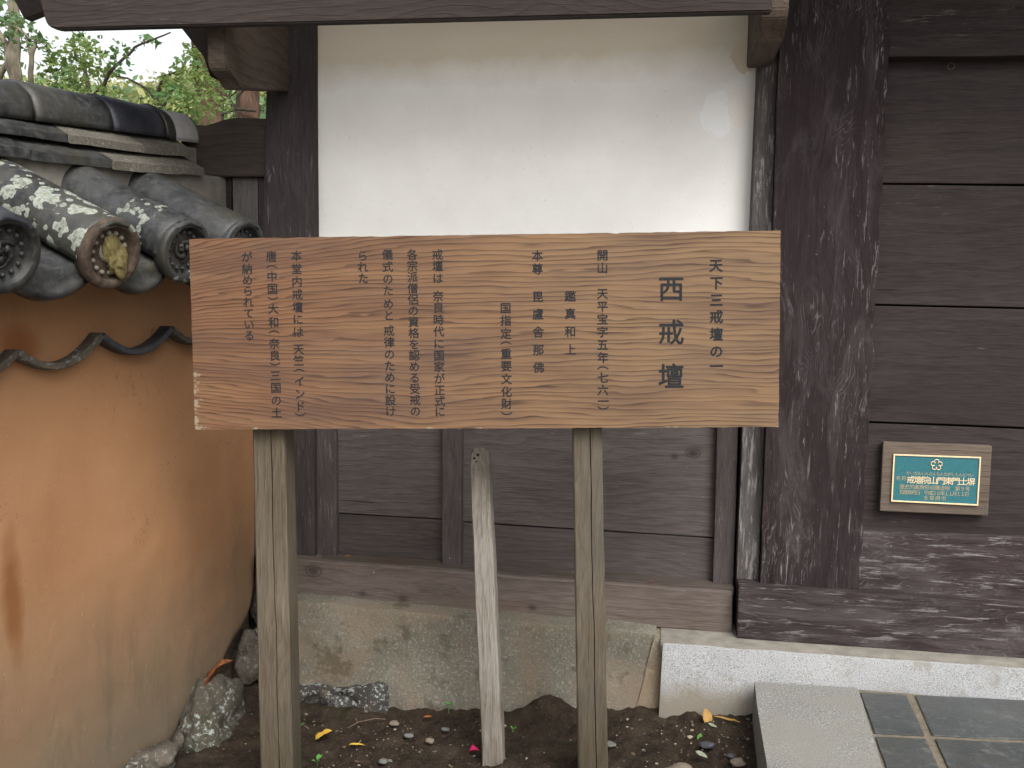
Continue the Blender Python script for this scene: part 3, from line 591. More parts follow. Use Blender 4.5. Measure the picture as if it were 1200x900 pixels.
TXT = [  # (chars, [(u,v)...], size px, offset, group name)
 ('天下三戒壇の一', [(839, 311), (839.5, 331.5), (839.5, 351.5), (839.5, 371), (839.5, 391.5), (839.5, 411.5), (839.5, 429)], 16.2, .020),
 ('西戒壇', [(786.5, 338), (786.5, 389), (786.5, 440.5)], 31, .012),
 ('開山天平宝字五年（七六一）', [(706, 299), (706, 314), (706, 344), (706, 359), (706, 374), (706, 389), (706.3, 404), (706.5, 419), (706.5, 431), (706.5, 442.5), (706.5, 457), (707, 470), (707, 478)], 13.6, .014),
 ('鑑真和上', [(668.3, 347), (668.3, 367.5), (668.3, 388.5), (668.6, 409.5)], 13.6, .014),
 ('本尊毘盧舎那佛', [(629.8, 299.6), (629.8, 315), (630.2, 347.5), (630.5, 368), (630.8, 389), (631, 410), (631.3, 430.5)], 13.6, .014),
 ('国指定（重要文化財）', [(592.5, 361), (592.8, 375.5), (593, 391), (593, 402), (593.2, 414.5), (593.3, 429), (593.5, 444), (593.6, 459), (593.8, 473), (594, 484.5)], 13.4, .014),
 ('戒壇は奈良時代に国家が正式に', [(512.8+.22*i, v) for i, v in enumerate((298.4, 311.6, 326, 347, 360.5, 374.6, 388.4, 402.5, 416.6, 429.8, 443.6, 457, 470, 482))], 13.2, .012),
 ('各宗派僧侶の資格を認める受戒の', [(483+.27*i, 298.4+13.1*i) for i in range(15)], 13.2, .012),
 ('儀式のためと戒律のために設け', [(454+.3*i, v) for i, v in enumerate((298.4, 312.5, 326.6, 340.4, 356, 369.5, 387.5, 401, 415, 428.6, 442, 455.6, 469, 482))], 13.2, .012),
 ('られた', [(425, 299.6), (425.3, 313), (425.8, 326)], 13.2, .012),
 ('本堂内戒壇には天竺（インド）', [(347.4+.36*i, v) for i, v in enumerate((299.6, 315, 330, 345, 359.6, 374, 389, 409, 422.6, 434, 446.6, 461.6, 476, 485.6))], 13.2, .012),
 ('唐（中国）大和（奈良）三国の土', [(318+.45*i, v) for i, v in enumerate((300.5, 312.5, 324, 338.6, 349.4, 362, 377.6, 389, 402.5, 416.6, 426.5, 440, 454.4, 469, 483.5))], 13.2, .012),
 ('が納められている', [(289.3+.42*i, v) for i, v in enumerate((301, 315, 328, 341, 354, 367, 380, 393))], 13.2, .012)]
lines = []
for chars, pos, size, off in TXT:
    for ch, (u, v) in zip(chars, pos):
        P = ats(u, v); cx, cz = l2(P); k = size*(P-CAM).dot(FW)/F_PX; vs, fs, lp = glyph(ch, 0)
        lines.append(([(cx+x*k, cz+y*k) for x, y in vs], fs, off*k*1.5))
# the board: front skin cut through by the letters (2.5 mm deep), solid board behind
edge = []
random.seed(11)
for i in range(4):
    a, b = c2d[i], c2d[(i+1) % 4]; n_ = 140 if i % 2 == 0 else 50
    for k in range(n_):
        t = k/n_; x = a[0]+(b[0]-a[0])*t; z = a[1]+(b[1]-a[1])*t; w = .0009*fbm(V(x*40, z*40, i), 3)
        cor = min(math.hypot(x-c2d[2][0], z-c2d[2][1]), math.hypot(x-c2d[3][0], z-c2d[3][1]))
        w -= .004*max(0, 1-cor/.03)*abs(fbm(V(x*90, z*90, 2), 2))
        w += -.003*max(0, fbm(V(x*25, z*25, 9), 2)-.25)
        sgn = 1
        if i == 0: z += w*sgn
        elif i == 1: x += w*sgn
        elif i == 2: z -= w*sgn
        else: x -= w*sgn
        edge.append((x, z))
bm = bmesh.new()
polyprism(bm, [V(x, 0, z) for x, z in edge], V(0, .030, 0))
bm.faces.ensure_lookup_table()
sb = local_obj('board', bm, M['sign'], sign)
for vs, fs, wd in lines:        # brushed twice, so the strokes are fuller than the plain type
    bm = bmesh.new()
    for q, (dx, dz) in enumerate(((0, 0), (wd, 0), (-wd, 0), (0, wd), (0, -wd))):
        vv = [bm.verts.new((x+dx, -.0003-.00006*q, z+dz)) for x, z in vs]
        for f in fs:
            try: bm.faces.new([vv[i] for i in f])
            except ValueError: pass
    local_obj('carved_character', bm, M['ink'], sign)
# posts: sawn square, a drying crack down the front (two long pieces meeting at a groove)
def post(px, back, crack, mat, name='post'):
    nseg = 46; bm = bmesh.new()
    d = -SN*back; rows = []
    for i in range(nseg+1):
        t = i/nseg; l = lerp(px[0][0], px[3][0], t); r = lerp(px[1][0], px[2][0], t); v = lerp(px[0][1], px[3][1], t)
        ck = l+(r-l)*(crack+.05*fbm(V(0, 2, t*6), 3)); w = .55+.9*max(0, fbm(V(7, crack*9, t*5), 3))
        L, C1, C2, Rr = [atp(x, v, SP-SN*.035, SN) for x in (l, ck-w, ck+w, r)]; Cm = atp(ck, v, SP-SN*.035, SN)-SN*.016
        jj = lambda s_: V(fbm(V(s_, 0, t*20), 2)*.0012, fbm(V(s_, 4, t*20), 2)*.0012, 0)
        ch = .004
        sec = [L+d+jj(1), L-SN*ch+jj(2), L+SR*ch+jj(2), C1+jj(3), Cm, C2+jj(3), Rr-SR*ch+jj(4), Rr-SN*ch+jj(4), Rr+d+jj(5)]
        rows.append([bm.verts.new(p) for p in sec])
    for a, b in zip(rows, rows[1:]):
        for k in range(9): bm.faces.new((a[k], a[(k+1) % 9], b[(k+1) % 9], b[k]))
    bm.faces.new(rows[0]); bm.faces.new(rows[-1][::-1])
    return obj(name, bm, mat, sign)
post([(291.5, 320), (329, 320), (348, 1110), (309.5, 1110)], .088, .58, M['post'])
post([(668, 320), (702, 320), (716.5, 1110), (681, 1110)], .085, .60, M['post'])

# ------------------------------------------------------------------ loose stake
st = thing('wooden_stake', 'bleached grey wooden stake standing in the soil before the panels', 'stake', atz(579, 893, .05))
sy = atz(579, 893, .06).y
bm = bmesh.new(); rows = []
prof = [(0, 551.5, 569.5, 526, .2), (.02, 550.5, 571.5, 533, .6), (.1, 550, 573, 546, 1)]
for i in range(40):
    t = i/39; v = 546+(935-546)*t; l = 550+(566.5-550)*(t*1.0)+fbm(V(1, 1, t*6), 3)*.9; r = 572+(591-572)*t+fbm(V(4, 1, t*6), 3)*.9; prof.append((t, l, r, v, 1))
for (t, l, r, v, s_) in prof:
    A_, B_ = at(l, v, sy), at(r, v, sy); dp = .05*max(.35, s_); w = (B_-A_); 
    off_ = V(0, .022*(1-s_), 0)
    sec = [A_+V(.004, 0, 0)+off_, A_+V(.0, .006, 0)+off_, A_+V(0, dp, 0), A_+w+V(0, dp, 0), A_+w+V(.0, .010, 0)+off_, A_+w*.78+off_]
    rows.append([bm.verts.new(p+V(noise.noise(p*40)*.0012, noise.noise(p*37+V(5, 0, 0))*.0012, 0)) for p in sec])
for a, b in zip(rows, rows[1:]):
    for k in range(6): bm.faces.new((a[k], a[(k+1) % 6], b[(k+1) % 6], b[k]))
bm.faces.new(rows[0]); bm.faces.new(rows[-1][::-1]); obj('shaft', bm, M['stake'], st)
for (u, v) in ((556, 537), (558.5, 541), (560, 533)):
    bm = bmesh.new(); p = at(u, v, sy+.006); bmesh.ops.create_icosphere(bm, subdivisions=2, radius=.0042, matrix=Matrix.Translation(p)); obj('nail_hole', bm, M['ink'], st, smooth=True)

# ------------------------------------------------------------------ plaque
PLY = -.012
pq = qpx([(1035, 518), (1163, 522.5), (1158, 604.5), (1031, 599)], -.03)
PO = sum(pq, V(0, 0, 0))/4; pex = ((pq[1]-pq[0])+(pq[2]-pq[3])).normalized(); pez = V(0, -1, 0).cross(pex)*-1
if pez.z < 0: pez = -pez
plq = thing('plaque', 'small teal metal plaque with gold lettering on a wooden mount on the gate planks', 'plaque', PO)
obj('wood_mount', prism(bmesh.new(), pq, V(0, .026, 0), .004, (8, 5), .0008, 20), M['plaque_wood'], plq)
mq = qpx([(1047, 532), (1149.5, 535.5), (1146, 592.5), (1044, 587.5)], -.034)
obj('metal_plate', prism(bmesh.new(), mq, V(0, .008, 0), .0008), M['teal'], plq)
cen = sum(mq, V(0, 0, 0))/4
bm = bmesh.new()
inner = [cen+(p-cen)*1.0 for p in mq]
for i in range(4):
    a, b = inner[i], inner[(i+1) % 4]; ai, bi = a+(cen-a)*.052, b+(cen-b)*.052
    if i % 2 == 1: pass
    d1 = (b-a).normalized(); nin = V(0, -1, 0).cross(d1); nin = nin if nin.dot(cen-a) > 0 else -nin; w = .0042
    prism(bm, [a-d1*0, b, b+nin*w-d1*w, a+nin*w+d1*w], V(0, .006, 0), .0004)
bmesh.ops.translate(bm, verts=bm.verts, vec=V(0, -.003, 0)); obj('raised_border', bm, M['gold'], plq)
def ptext(chars, u0, u1, v, size, off, mat, slope=.035):
    bm = bmesh.new(); n_ = len(chars); sl = (u1-u0)/(n_-1)
    for i, ch in enumerate(chars):
        if ch == '　': continue
        u = u0+sl*i; P = at(u, v+(u-1095)*slope, -.0348); k = size*(P-CAM).dot(FW)/F_PX; vs, fs, lp = glyph(ch, 0)
        vv = [bm.verts.new(P+pex*(x*k)+pez*(y*k)) for x, y in vs]
        ff = []
        for f in fs:
            try: ff.append(bm.faces.new([vv[i_] for i_ in f]))
            except ValueError: pass
        r = bmesh.ops.extrude_face_region(bm, geom=ff); bmesh.ops.translate(bm, verts=[g_ for g_ in r['geom'] if isinstance(g_, bmesh.types.BMVert)], vec=V(0, .0016, 0))
    return bm
for chars, u0, u1, v, s, off, m_ in (('戒壇院山門東門土塀', 1067.5, 1138, 563, 9.6, .018, 'gold'), ('名称', 1053, 1059.5, 561.8, 5.8, .01, 'gold_dim'),
        ('かいだんいんさんもんひがしもんどべい', 1064.5, 1139, 555.3, 4.6, .0, 'gold_dim'), ('歴史的風致形成建造物　第９号', 1057, 1134, 571.5, 6.0, .008, 'gold_dim'),
        ('指定年月日　平成２６年１１月１１日', 1057, 1133, 577.8, 5.9, .008, 'gold_dim'), ('太宰府市', 1085, 1106, 583.8, 6.0, .01, 'gold_dim')):
    obj('raised_text_line', ptext(chars, u0, u1, v, s, off, M[m_]), M[m_], plq, label='raised gold text line reading '+chars.replace('　', ' '))
# emblem: five open petals round a small five-pointed gap
ec = at(1097.5, 544.8, -.0355); bm = bmesh.new(); pr = .0105
for k in range(5):
    a0 = math.pi/2+k*2*math.pi/5; pc = (math.cos(a0)*pr, math.sin(a0)*pr); pts = []
    for j in range(15):
        a1 = a0-R(146)+R(292)*j/14; x, z = pc[0]+math.cos(a1)*.0066, pc[1]+math.sin(a1)*.0066; pts.append(ec+pex*x+pez*z)
    tube(bm, pts, .0013, 6)
obj('flower_emblem', bm, M['gold'], plq, smooth=True)

# ------------------------------------------------------------------ the earthen wall with tiled coping
wall = thing('tiled_earth_wall', 'ochre earthen wall with old tiled coping and wavy tile band', 'wall', LW0); wall['kind'] = 'thing'
# plaster skin with ragged lower edge
edgepx = [(299.5, 545), (299, 620), (297.5, 700), (290, 725), (283, 738), (272, 752), (262, 772), (256, 792), (246, 800), (241, 812), (226, 828), (214, 842), (205, 868), (196, 880), (178, 884), (166, 893), (150, 906), (120, 925), (60, 960)]
ep = sorted([atl(u, v, .0) for u, v in edgepx])
def zb(s):
    if s <= ep[0][0]: return ep[0][1]
    for (a, za), (b, zb_) in zip(ep, ep[1:]):
        if s <= b: return za+(zb_-za)*(s-a)/(b-a)
    return max(-.1, ep[-1][1]-.1)
ZT = 1.56
def bulge(s, z):
    b_ = .007*fbm(V(s*1.7, z*1.7, 4), 3)+.0015*fbm(V(s*14, z*14, 4), 3)
    d = max(0, (z-zb(s)))
    return b_+.02*math.exp(-((z-.5)/.5)**2)*(1 if s > .15 else s/.15) - .02*math.exp(-d/.015)
bm = bmesh.new(); NS, NZ = 150, 90; g = []
for i in range(NS+1):
    s = -.06+3.2*(i/NS)**1.5; row = []
    for j in range(NZ+1):
        z = zb(s)+(ZT-zb(s))*j/NZ; n_ = bulge(s, z); row.append(bm.verts.new(lw(s, n_, z)))
    row.insert(0, bm.verts.new(lw(s, bulge(s, zb(s))-.045, zb(s)+.004))); g.append(row)
for i in range(NS):
    for j in range(len(g[0])-1): bm.faces.new((g[i][j], g[i+1][j], g[i+1][j+1], g[i][j+1]))
obj('plaster_face', bm, M['earth'], wall, smooth=True)
bm = bmesh.new(); q = [lw(-.04, -.055, ZT), lw(3.2, -.055, ZT), lw(3.2, -.055, -.1), lw(-.04, -.055, -.1)]
prism(bm, q, -LWN*.5, .0, (40, 24), .02, 9); obj('rubble_core', bm, M['cap_mud'], wall)
# mortar fillet under the ridge slabs
bm = bmesh.new(); m0, m1 = atl(225, 203, -.13), atl(-60, 172, -.13); kk = (m1[1]-m0[1])/(m1[0]-m0[0]); prism(bm, [lw(-.035, -.13, m0[1]+.01), lw(1.2, -.13, m0[1]+kk*1.2+.01), lw(1.2, -.13, 1.45), lw(-.035, -.13, 1.45)], -LWN*.34, .006, (40, 8), .004, 6); prism(bm, [lw(1.201, -.13, m1[1]), lw(3.2, -.13, m1[1]), lw(3.2, -.13, 1.45), lw(1.201, -.13, 1.45)], -LWN*.34, .006); obj('mortar_core', bm, M['mort'], wall, smooth=True)
# cover tiles
SL = R(24); AX = (LWN*math.cos(SL)+V(0, 0, -math.sin(SL))).normalized(); AY = LWD; AZ = AX.cross(AY)*-1
if AZ.z < 0: AZ = -AZ
def cover_tile(s, zc, n_end, length, r, mat, capmat, kind):
    c = lw(s, n_end, zc); o3 = lambda x, y, z: c+AX*x+AY*y+AZ*z
    bm = bmesh.new(); rows = []; nl = 14; na = 22
    for i in range(nl+1):
        x = -length*(1-i/nl)
        rr = r*(1-.05*(1-i/nl)); row = []
        for k in range(na+1):
            a = R(-22)+R(224)*k/na; q = rr*(1+.012*fbm(V(x*7+s*9, a, 1), 3)); row.append(bm.verts.new(o3(x, math.cos(a)*q, math.sin(a)*q)))
        for k in range(na, -1, -1):
            a = R(-22)+R(224)*k/na; q = rr-.014; row.append(bm.verts.new(o3(x, math.cos(a)*q, math.sin(a)*q)))
        rows.append(row)
    n_ = len(rows[0])
    for a, b in zip(rows, rows[1:]):
        for k in range(n_): bm.faces.new((a[k], a[(k+1) % n_], b[(k+1) % n_], b[k]))
    bm.faces.new(rows[0]); bm.faces.new(rows[-1][::-1])
    t = obj('cover_tile', bm, mat, wall, org=c, smooth=True)
    # vertical-ish end disc with rim and sunken face
    X2 = (AX*.88+LWN*.12+V(0, 0, .12)).normalized(); Y2 = AY; Z2 = X2.cross(Y2)*-1
    if Z2.z < 0: Z2 = -Z2
    bm = bmesh.new(); prof = [(r*.97, -.03), (r*1.03, .0), (r*1.01, .008), (r*.98, .011), (r*.80, .011), (r*.765, .008), (r*.75, -.009), (r*.3, -.008), (.0001, -.006)]; seg = 40; rg = []
    for pr_, px_ in prof:
        rg.append([bm.verts.new(c+X2*(px_+.0015*fbm(V(a*2, pr_*40, s*5), 3))+(Y2*math.cos(a)+Z2*math.sin(a))*pr_*(1+.02*fbm(V(math.cos(a)*2, math.sin(a)*2, s*9), 2))) for a in [2*math.pi*k/seg for k in range(seg)]])
    for a, b in zip(rg, rg[1:]):
        for k in range(seg): bm.faces.new((a[k], a[(k+1) % seg], b[(k+1) % seg], b[k]))
    bm.faces.new(rg[0][::-1])
    d = obj('end_disc', bm, capmat, t, org=c, smooth=True)
    bm = bmesh.new()
    def pt(a, q, h=0): return c+X2*(-.007+h)+(Y2*math.cos(a)+Z2*math.sin(a))*q
    for k in range(14): a = 2*math.pi*k/14; bmesh.ops.create_icosphere(bm, subdivisions=2, radius=.0065, matrix=Matrix.Translation(pt(a, r*.58)))
    for k in range(3):
        pts = [pt(R(120*k)+R(150)*j/8, r*(.12+.26*j/8), .001) for j in range(9)]; tube(bm, pts, [.011*(1-.75*j/8) for j in range(9)], 8)
    # note: relief is a sub-part of the thing's tile
    for f in bm.faces: f.smooth = True
    o_ = obj('relief_pattern', bm, capmat if kind != 'moss' else M['mort'], t, org=c, smooth=True)
    if kind == 'moss':
        bm = rock(pt(R(200), r*.22, .004), .034, 3, (.55, 1.15, 1.5), 4, .5)
        obj('moss_clump', bm, M['moss_y'], t, org=c, smooth=True, label='yellow moss growing in the tile end')
caps = [(4, 297, M['tile_b'], M['tile'], ''), (130, 297, M['tile_l'], M['cap_mud'], 'moss'), (216.5, 294, M['tile_s'], M['tile_m'], ''), (284, 291, M['tile'], M['tile'], '')]
CAPS = []
for (u, v, m1, m2, kd) in caps:
    s, z = atl(u, v, .235); CAPS.append((s, z)); cover_tile(s, z, .235, .46, .09, m1, m2, kd)
pitch = (CAPS[0][0]-CAPS[3][0])/3
for k in range(1, 8): s = CAPS[0][0]+pitch*k; cover_tile(s, CAPS[0][1]-.006*k, .235, .46, .09, [M['tile'], M['tile_s'], M['tile_m']][k % 3], M['tile'], '')
ss = [CAPS[3][0]-pitch]+[c_[0] for c_ in CAPS[::-1]]+[CAPS[0][0]+pitch*k for k in range(1, 8)]
zz = [CAPS[3][1]+.0]+[c_[1] for c_ in CAPS[::-1]]+[CAPS[0][1]-.006*k for k in range(1, 8)]
for i in range(len(ss)-1):
    if ss[i] < -.02 and i == 0: pass
    s0, s1_ = ss[i]+.045, ss[i+1]-.045; zc = (zz[i]+zz[i+1])/2-.008; c = lw((s0+s1_)/2, .168, zc-.004)
    bm = bmesh.new(); rows = []; na = 16
    def arc(t): return -.032*(1-(2*t-1)**2)
    for x in (-.45, -.3, -.15, 0.0):
        rows.append([bm.verts.new(c+AX*x+AY*((t-.5)*(s1_-s0))+AZ*arc(t)) for t in [k/na for k in range(na+1)]])
    # hanging lip: rounded top roll, face, flared bottom edge
    for (dx, dz) in ((.014, -.004), (.016, -.02), (.014, -.046), (.022, -.052), (.022, -.060), (.0, -.062)):
        rows.append([bm.verts.new(c+LWN*dx+AY*((t-.5)*(s1_-s0))+V(0, 0, arc(t)+dz*(.8+.15*(1-(2*t-1)**2)))) for t in [k/na for k in range(na+1)]])
    for a, b in zip(rows, rows[1:]):
        for k in range(na): bm.faces.new((a[k], a[k+1], b[k+1], b[k]))
    o_ = obj('pan_tile', bm, [M['tile_m'], M['tile']][i % 2], wall, org=c, smooth=True)
    md = o_.modifiers.new('thick', 'SOLIDIFY'); md.thickness = .012; md.offset = -1
# ridge slabs
def ridge_slab(p0, p1, n_, back, rise, th, seed, mat):
    (s0, z0), (s1_, z1_) = p0, p1
    F0, F1 = lw(s0, n_, z0), lw(s1_, n_, z1_); q = [F1+V(0, 0, th), F0+V(0, 0, th), F0, F1]
    bm = prism(bmesh.new(), q, -LWN*back+V(0, 0, rise), .004, (8, 2), .003, 12, seed); obj('ridge_slab', bm, mat, wall, org=F0)
def run(pxs, n_, back, rise, th, seed):
    P = [atl(u, v, n_) for u, v in pxs]
    for i in range(len(P)-1):
        a, b = P[i], P[i+1]; ridge_slab((a[0]-.0015*(1 if i else 0), a[1]+random.uniform(-.002, .002)), (b[0]+.0015, b[1]+random.uniform(-.003, .003)), n_+random.uniform(-.004, .004), back, rise, th, seed+i, M['slab_p'] if i < 2 else M['slab'])
    (a, za), (b, zb2) = P[-2], P[-1]
    s = b; z = zb2; k = (zb2-za)/(b-a)
    for i in range(5): ridge_slab((s+.0015, z), (s+.3, z+k*.0*.3-.004), n_, back, rise, th, seed+20+i, M['slab']); s += .3; z -= .004
run([(240, 207), (212, 204.5), (133, 198), (34, 187), (-90, 172)], -.10, .13, .062, .026, 3)
run([(228, 184.5), (168, 179), (82, 167), (-40, 151)], -.15, .12, .062, .024, 13)
# ridge roll tiles, and second pair of slopes on the far side
P = [atl(u, v, -.30) for u, v in ((208, 165), (176, 161), (168, 158), (104, 150), (10, 138), (-110, 123))]
def roll_tile(a, b, r0, r1, mat, seed, capend=False):
    bm = bmesh.new(); rows = []; nl = 10; na = 20; c0, c1 = lw(a[0], -.30, a[1]), lw(b[0], -.30, b[1])
    for i in range(nl+1):
        t = i/nl; c = c0.lerp(c1, t); r_ = r0+(r1-r0)*t; row = []
        for k in range(na+1):
            an = R(-8)+R(196)*k/na; q = r_*(1+.015*fbm(V(t*2+seed, an, 2), 3)); row.append(bm.verts.new(c+LWN*math.cos(an)*q+V(0, 0, math.sin(an)*q)))
        for k in range(na, -1, -1):
            an = R(-8)+R(196)*k/na; q = r_-.015; row.append(bm.verts.new(c+LWN*math.cos(an)*q+V(0, 0, math.sin(an)*q)))
        rows.append(row)
    n_ = len(rows[0])
    for x, y in zip(rows, rows[1:]):
        for k in range(n_): bm.faces.new((x[k], x[(k+1) % n_], y[(k+1) % n_], y[k]))
    bm.faces.new(rows[0]); bm.faces.new(rows[-1][::-1]); obj('ridge_roll', bm, mat, wall, org=c0, smooth=True)
roll_tile(P[0], P[1], .098, .100, M['mort_w'], 1); roll_tile((P[1][0]-.01, P[1][1]), P[2], .104, .106, M['tile_m'], 2)
roll_tile(P[2], P[3], .100, .108, M['tile_b'], 3); roll_tile(P[3], P[4], .101, .110, M['tile_m'], 4); roll_tile(P[4], P[5], .102, .110, M['tile'], 5)
s, z = P[5]
for k in range(7): roll_tile((s, z), (s+.27, z), .102, .11, M['tile'], 8+k); s += .27
bm = bmesh.new(); prism(bm, [lw(-.03, -.3, 2.0), lw(3.2, -.3, 1.98), lw(3.2, -.75, 1.62), lw(-.03, -.75, 1.62)], V(0, 0, -.06), .006); obj('rear_slope', bm, M['tile'], wall)
bm = bmesh.new(); m0, m1 = atl(212, 168, -.215), atl(-60, 134, -.215); kk = (m1[1]-m0[1])/(m1[0]-m0[0]); prism(bm, [lw(-.0, -.215, m0[1]), lw(1.2, -.215, m0[1]+kk*1.2), lw(1.2, -.215, 1.8), lw(-.0, -.215, 1.8)], -LWN*.17, .004); obj('ridge_core', bm, M['mort'], wall)
# wavy tile band across the face
peaks = [atl(u, v, .03) for u, v in ((198.5, 385), (117, 393), (18.5, 413))]
dp = (peaks[2][0]-peaks[0][0])/2; dz = (peaks[2][1]-peaks[0][1])/2
pk = [(peaks[0][0]-dp*2, peaks[0][1]-dz*2), (peaks[0][0]-dp, peaks[0][1]-dz)]+peaks+[(peaks[2][0]+dp*k, peaks[2][1]) for k in range(1, 7)]
for i in range(len(pk)-1):
    a, b = pk[i], pk[i+1]
    if a[0] < -.05: a = (-.02, a[1])
    bm = bmesh.new(); rows = []
    for k in range(17):
        t = k/16; s = a[0]+.002+(b[0]-a[0]-.004)*t; sag = -.058*(1-(2*t-1)**2)*(1 if b[0]-a[0] > .2 else .5); z = a[1]+(b[1]-a[1])*t+sag
        sl_ = -.058*(-2*(2*t-1)*2)/max(.05, b[0]-a[0]); nn_ = V(0, 0, 1)*1.0-LWD*sl_*1.0; nn_.normalize()
        cc = lw(s, 0, z); h = .0095
        j_ = .0015*fbm(V(s*30, i, 0), 2)
        rows.append([bm.verts.new(cc+LWN*x+nn_*y) for x, y in ((-.05, h), (.040+j_, h), (.044+j_, h-.003), (.044+j_, -h+.003), (.040+j_, -h), (-.05, -h))])
    for x, y in zip(rows, rows[1:]):
        for k in range(6): bm.faces.new((x[k], x[(k+1) % 6], y[(k+1) % 6], y[k]))
    bm.faces.new(rows[0]); bm.faces.new(rows[-1][::-1])
    obj('wave_tile', bm, [M['rock_b'], M['rock_b'], M['tile_b'], M['rock_b'], M['rock_b']][i % 5], wall, org=lw(a[0], 0, a[1]))

# ------------------------------------------------------------------ rocks at the foot of the wall
def rk(name, u, v, s_off, r, seed, sq, mat, label, rot=0, amp=.35):
    s, z = atl(u, v, s_off); c = lw(s, s_off, z)
    return obj(name, rock(c, r, seed, sq, 5, amp, rot), mat, None, org=V(c.x, c.y, max(0, c.z-r*sq[2])), smooth=True, label=label, category='rock')
rk('rock', 255, 852, .06, .155, 4, (.75, 1.15, 1.12), M['mosstone'], 'large mossy rock with pale lichen at the wall foot', .3)
rk('rock', 292, 770, -.02, .085, 9, (.8, .9, 1.25), M['rock_b'], 'upper brownish grey rock wedged in the wall corner', .1)
rk('rock', 300, 800, -.03, .06, 13, (.9, 1.2, .8), M['darkstone'], 'dark stone wedged between wall rocks behind the left post', .5)
rk('rock', 176, 893, .02, .075, 5, (1, 1.1, .8), M['rock_b'], 'small brown rock at the bottom of the ochre wall', .9)
rk('rock', 300, 700, -.05, .05, 17, (.6, .9, 2.0), M['rock_b'], 'narrow dark rock filling the corner gap', 0)
rk('rock', 230, 915, .10, .09, 21, (1, 1.2, .7), M['mosstone'], 'low mossy rock at the lower edge near the left post', .6)
# curled lip of loose plaster
bm = bmesh.new(); rows = []
for k in range(14):
    t = k/13; u = 206+t*42; v = 866-46*math.sin(t*math.pi*.62)+t*6; s, z = atl(u, v, .02); c = lw(s, .02, z)
    rows.append([bm.verts.new(c+LWN*x+V(0, 0, y)) for x, y in ((.02, .0), (.03, -.02), (.02, -.045), (-.02, -.05), (-.03, -.01))])
for a, b in zip(rows, rows[1:]):
    for k in range(5): bm.faces.new((a[k], a[(k+1) % 5], b[(k+1) % 5], b[k]))
bm.faces.new(rows[0]); bm.faces.new(rows[-1][::-1]); obj('loose_plaster_lip', bm, M['rock_b'], wall, smooth=True)

# ------------------------------------------------------------------ fallen leaves, petal, twigs, sprouts
def leafmat(name, a, b):
    n = N(name, .6); return n.col(n.mix(n.step(n.noise(n.co, 60, 4, .6), .4, .65), a, b))
LM = {'yellow': leafmat('yellow_leaf', (.42, .33, .05), (.50, .24, .04)), 'brown': leafmat('dry_brown_leaf', (.17, .06, .03), (.32, .13, .055)), 'orange': leafmat('orange_leaf', (.45, .16, .04), (.30, .10, .03)),
      'pale': leafmat('pale_green_leaf', (.30, .33, .24), (.22, .26, .18)), 'green': leafmat('sprout_green', (.05, .16, .03), (.09, .24, .05)), 'pink': leafmat('magenta_petal', (.40, .015, .09), (.52, .03, .14)), 'tan': leafmat('ochre_leaf', (.40, .24, .07), (.33, .19, .06))}
def leaf(bm, c, L, w, ang, tilt, curl=.2, seed=0, lobes=0):
    rm = Matrix.Rotation(ang, 4, 'Z') @ Matrix.Rotation(tilt, 4, 'Y'); rows = []
    for i in range(9):
        t = i/8; ww = w*math.sin(math.pi*min(1, t*.97+.03))**.8*(1-.3*t); 
        if lobes: ww *= 1+.35*math.sin(t*math.pi*lobes)
        zc = curl*L*math.sin(t*math.pi)*.4+.05*L*fbm(V(t*3, seed, 0), 2)
        rows.append([bm.verts.new(Vector(c)+rm @ V((t-.5)*L, y*ww, zc+abs(y)*ww*curl*1.2)) for y in (-1, -.5, 0, .5, 1)])
    for a, b in zip(rows, rows[1:]):
        for k in range(4): bm.faces.new((a[k], a[k+1], b[k+1], b[k]))
    return bm
def gz(u, v, h=0):
    p = atz(u, v, .08)
    for _ in range(4): p = atz(u, v, soil_z(p.x, p.y)+.012+h)
    return p
def litter(name, u, v, L, w, ang, tilt, mat, label, cat='leaf', curl=.25, lobes=0, seed=0, p=None):
    p = p or gz(u, v, .006); bm = bmesh.new(); leaf(bm, p, L, w, ang, tilt, curl, seed, lobes)
    o_ = obj(name, bm, LM[mat], None, org=p, smooth=True, label=label, category=cat); md = o_.modifiers.new('t', 'SOLIDIFY'); md.thickness = .0008; return o_
litter('fallen_leaf', 379, 862, .062, .022, R(25), R(-28), 'yellow', 'yellow fallen leaf on the soil right of the left post', lobes=3)
litter('fallen_leaf', 828, 841, .060, .017, R(100), R(-45), 'tan', 'ochre curled leaf leaning at the white granite footing', curl=.4)
litter('fallen_leaf', 852, 843, .085, .008, R(-8), R(5), 'tan', 'slender tan leaf lying along the white granite footing', curl=.1, seed=4)
litter('fallen_leaf', 822, 884, .040, .013, R(-30), R(10), 'pale', 'pale green leaf lying on soil near the kerb', curl=.1)
litter('fallen_leaf', 835, 850, .030, .010, R(-20), R(10), 'pale', 'grey-green leaf under the ochre curled leaf', curl=.1)
litter('fallen_leaf', 820, 863, .045, .006, R(70), R(0), 'green', 'narrow green blade between the granite and pale leaf', curl=.2)
litter('fallen_leaf', 501, 840, .030, .009, R(5), R(-8), 'orange', 'small orange leaf at the foot of the tan footing', curl=.15)
litter('fallen_leaf', 418, 873, .050, .007, R(20), R(5), 'yellow', 'thin yellowish leaf half buried in the soil', curl=.2)
litter('petal', 556, 881, .034, .017, R(0), R(-20), 'pink', 'magenta petal on the soil beside the stake', 'petal', curl=.5, lobes=2)
s, z = atl(258, 792, .05); litter('fallen_leaf', 0, 0, .13, .040, R(20), R(-52), 'brown', 'large dry brown leaf caught between wall and rock', curl=.45, lobes=3, p=atl and lw(atl(259, 792, .10)[0], .10, atl(259, 792, .10)[1]))
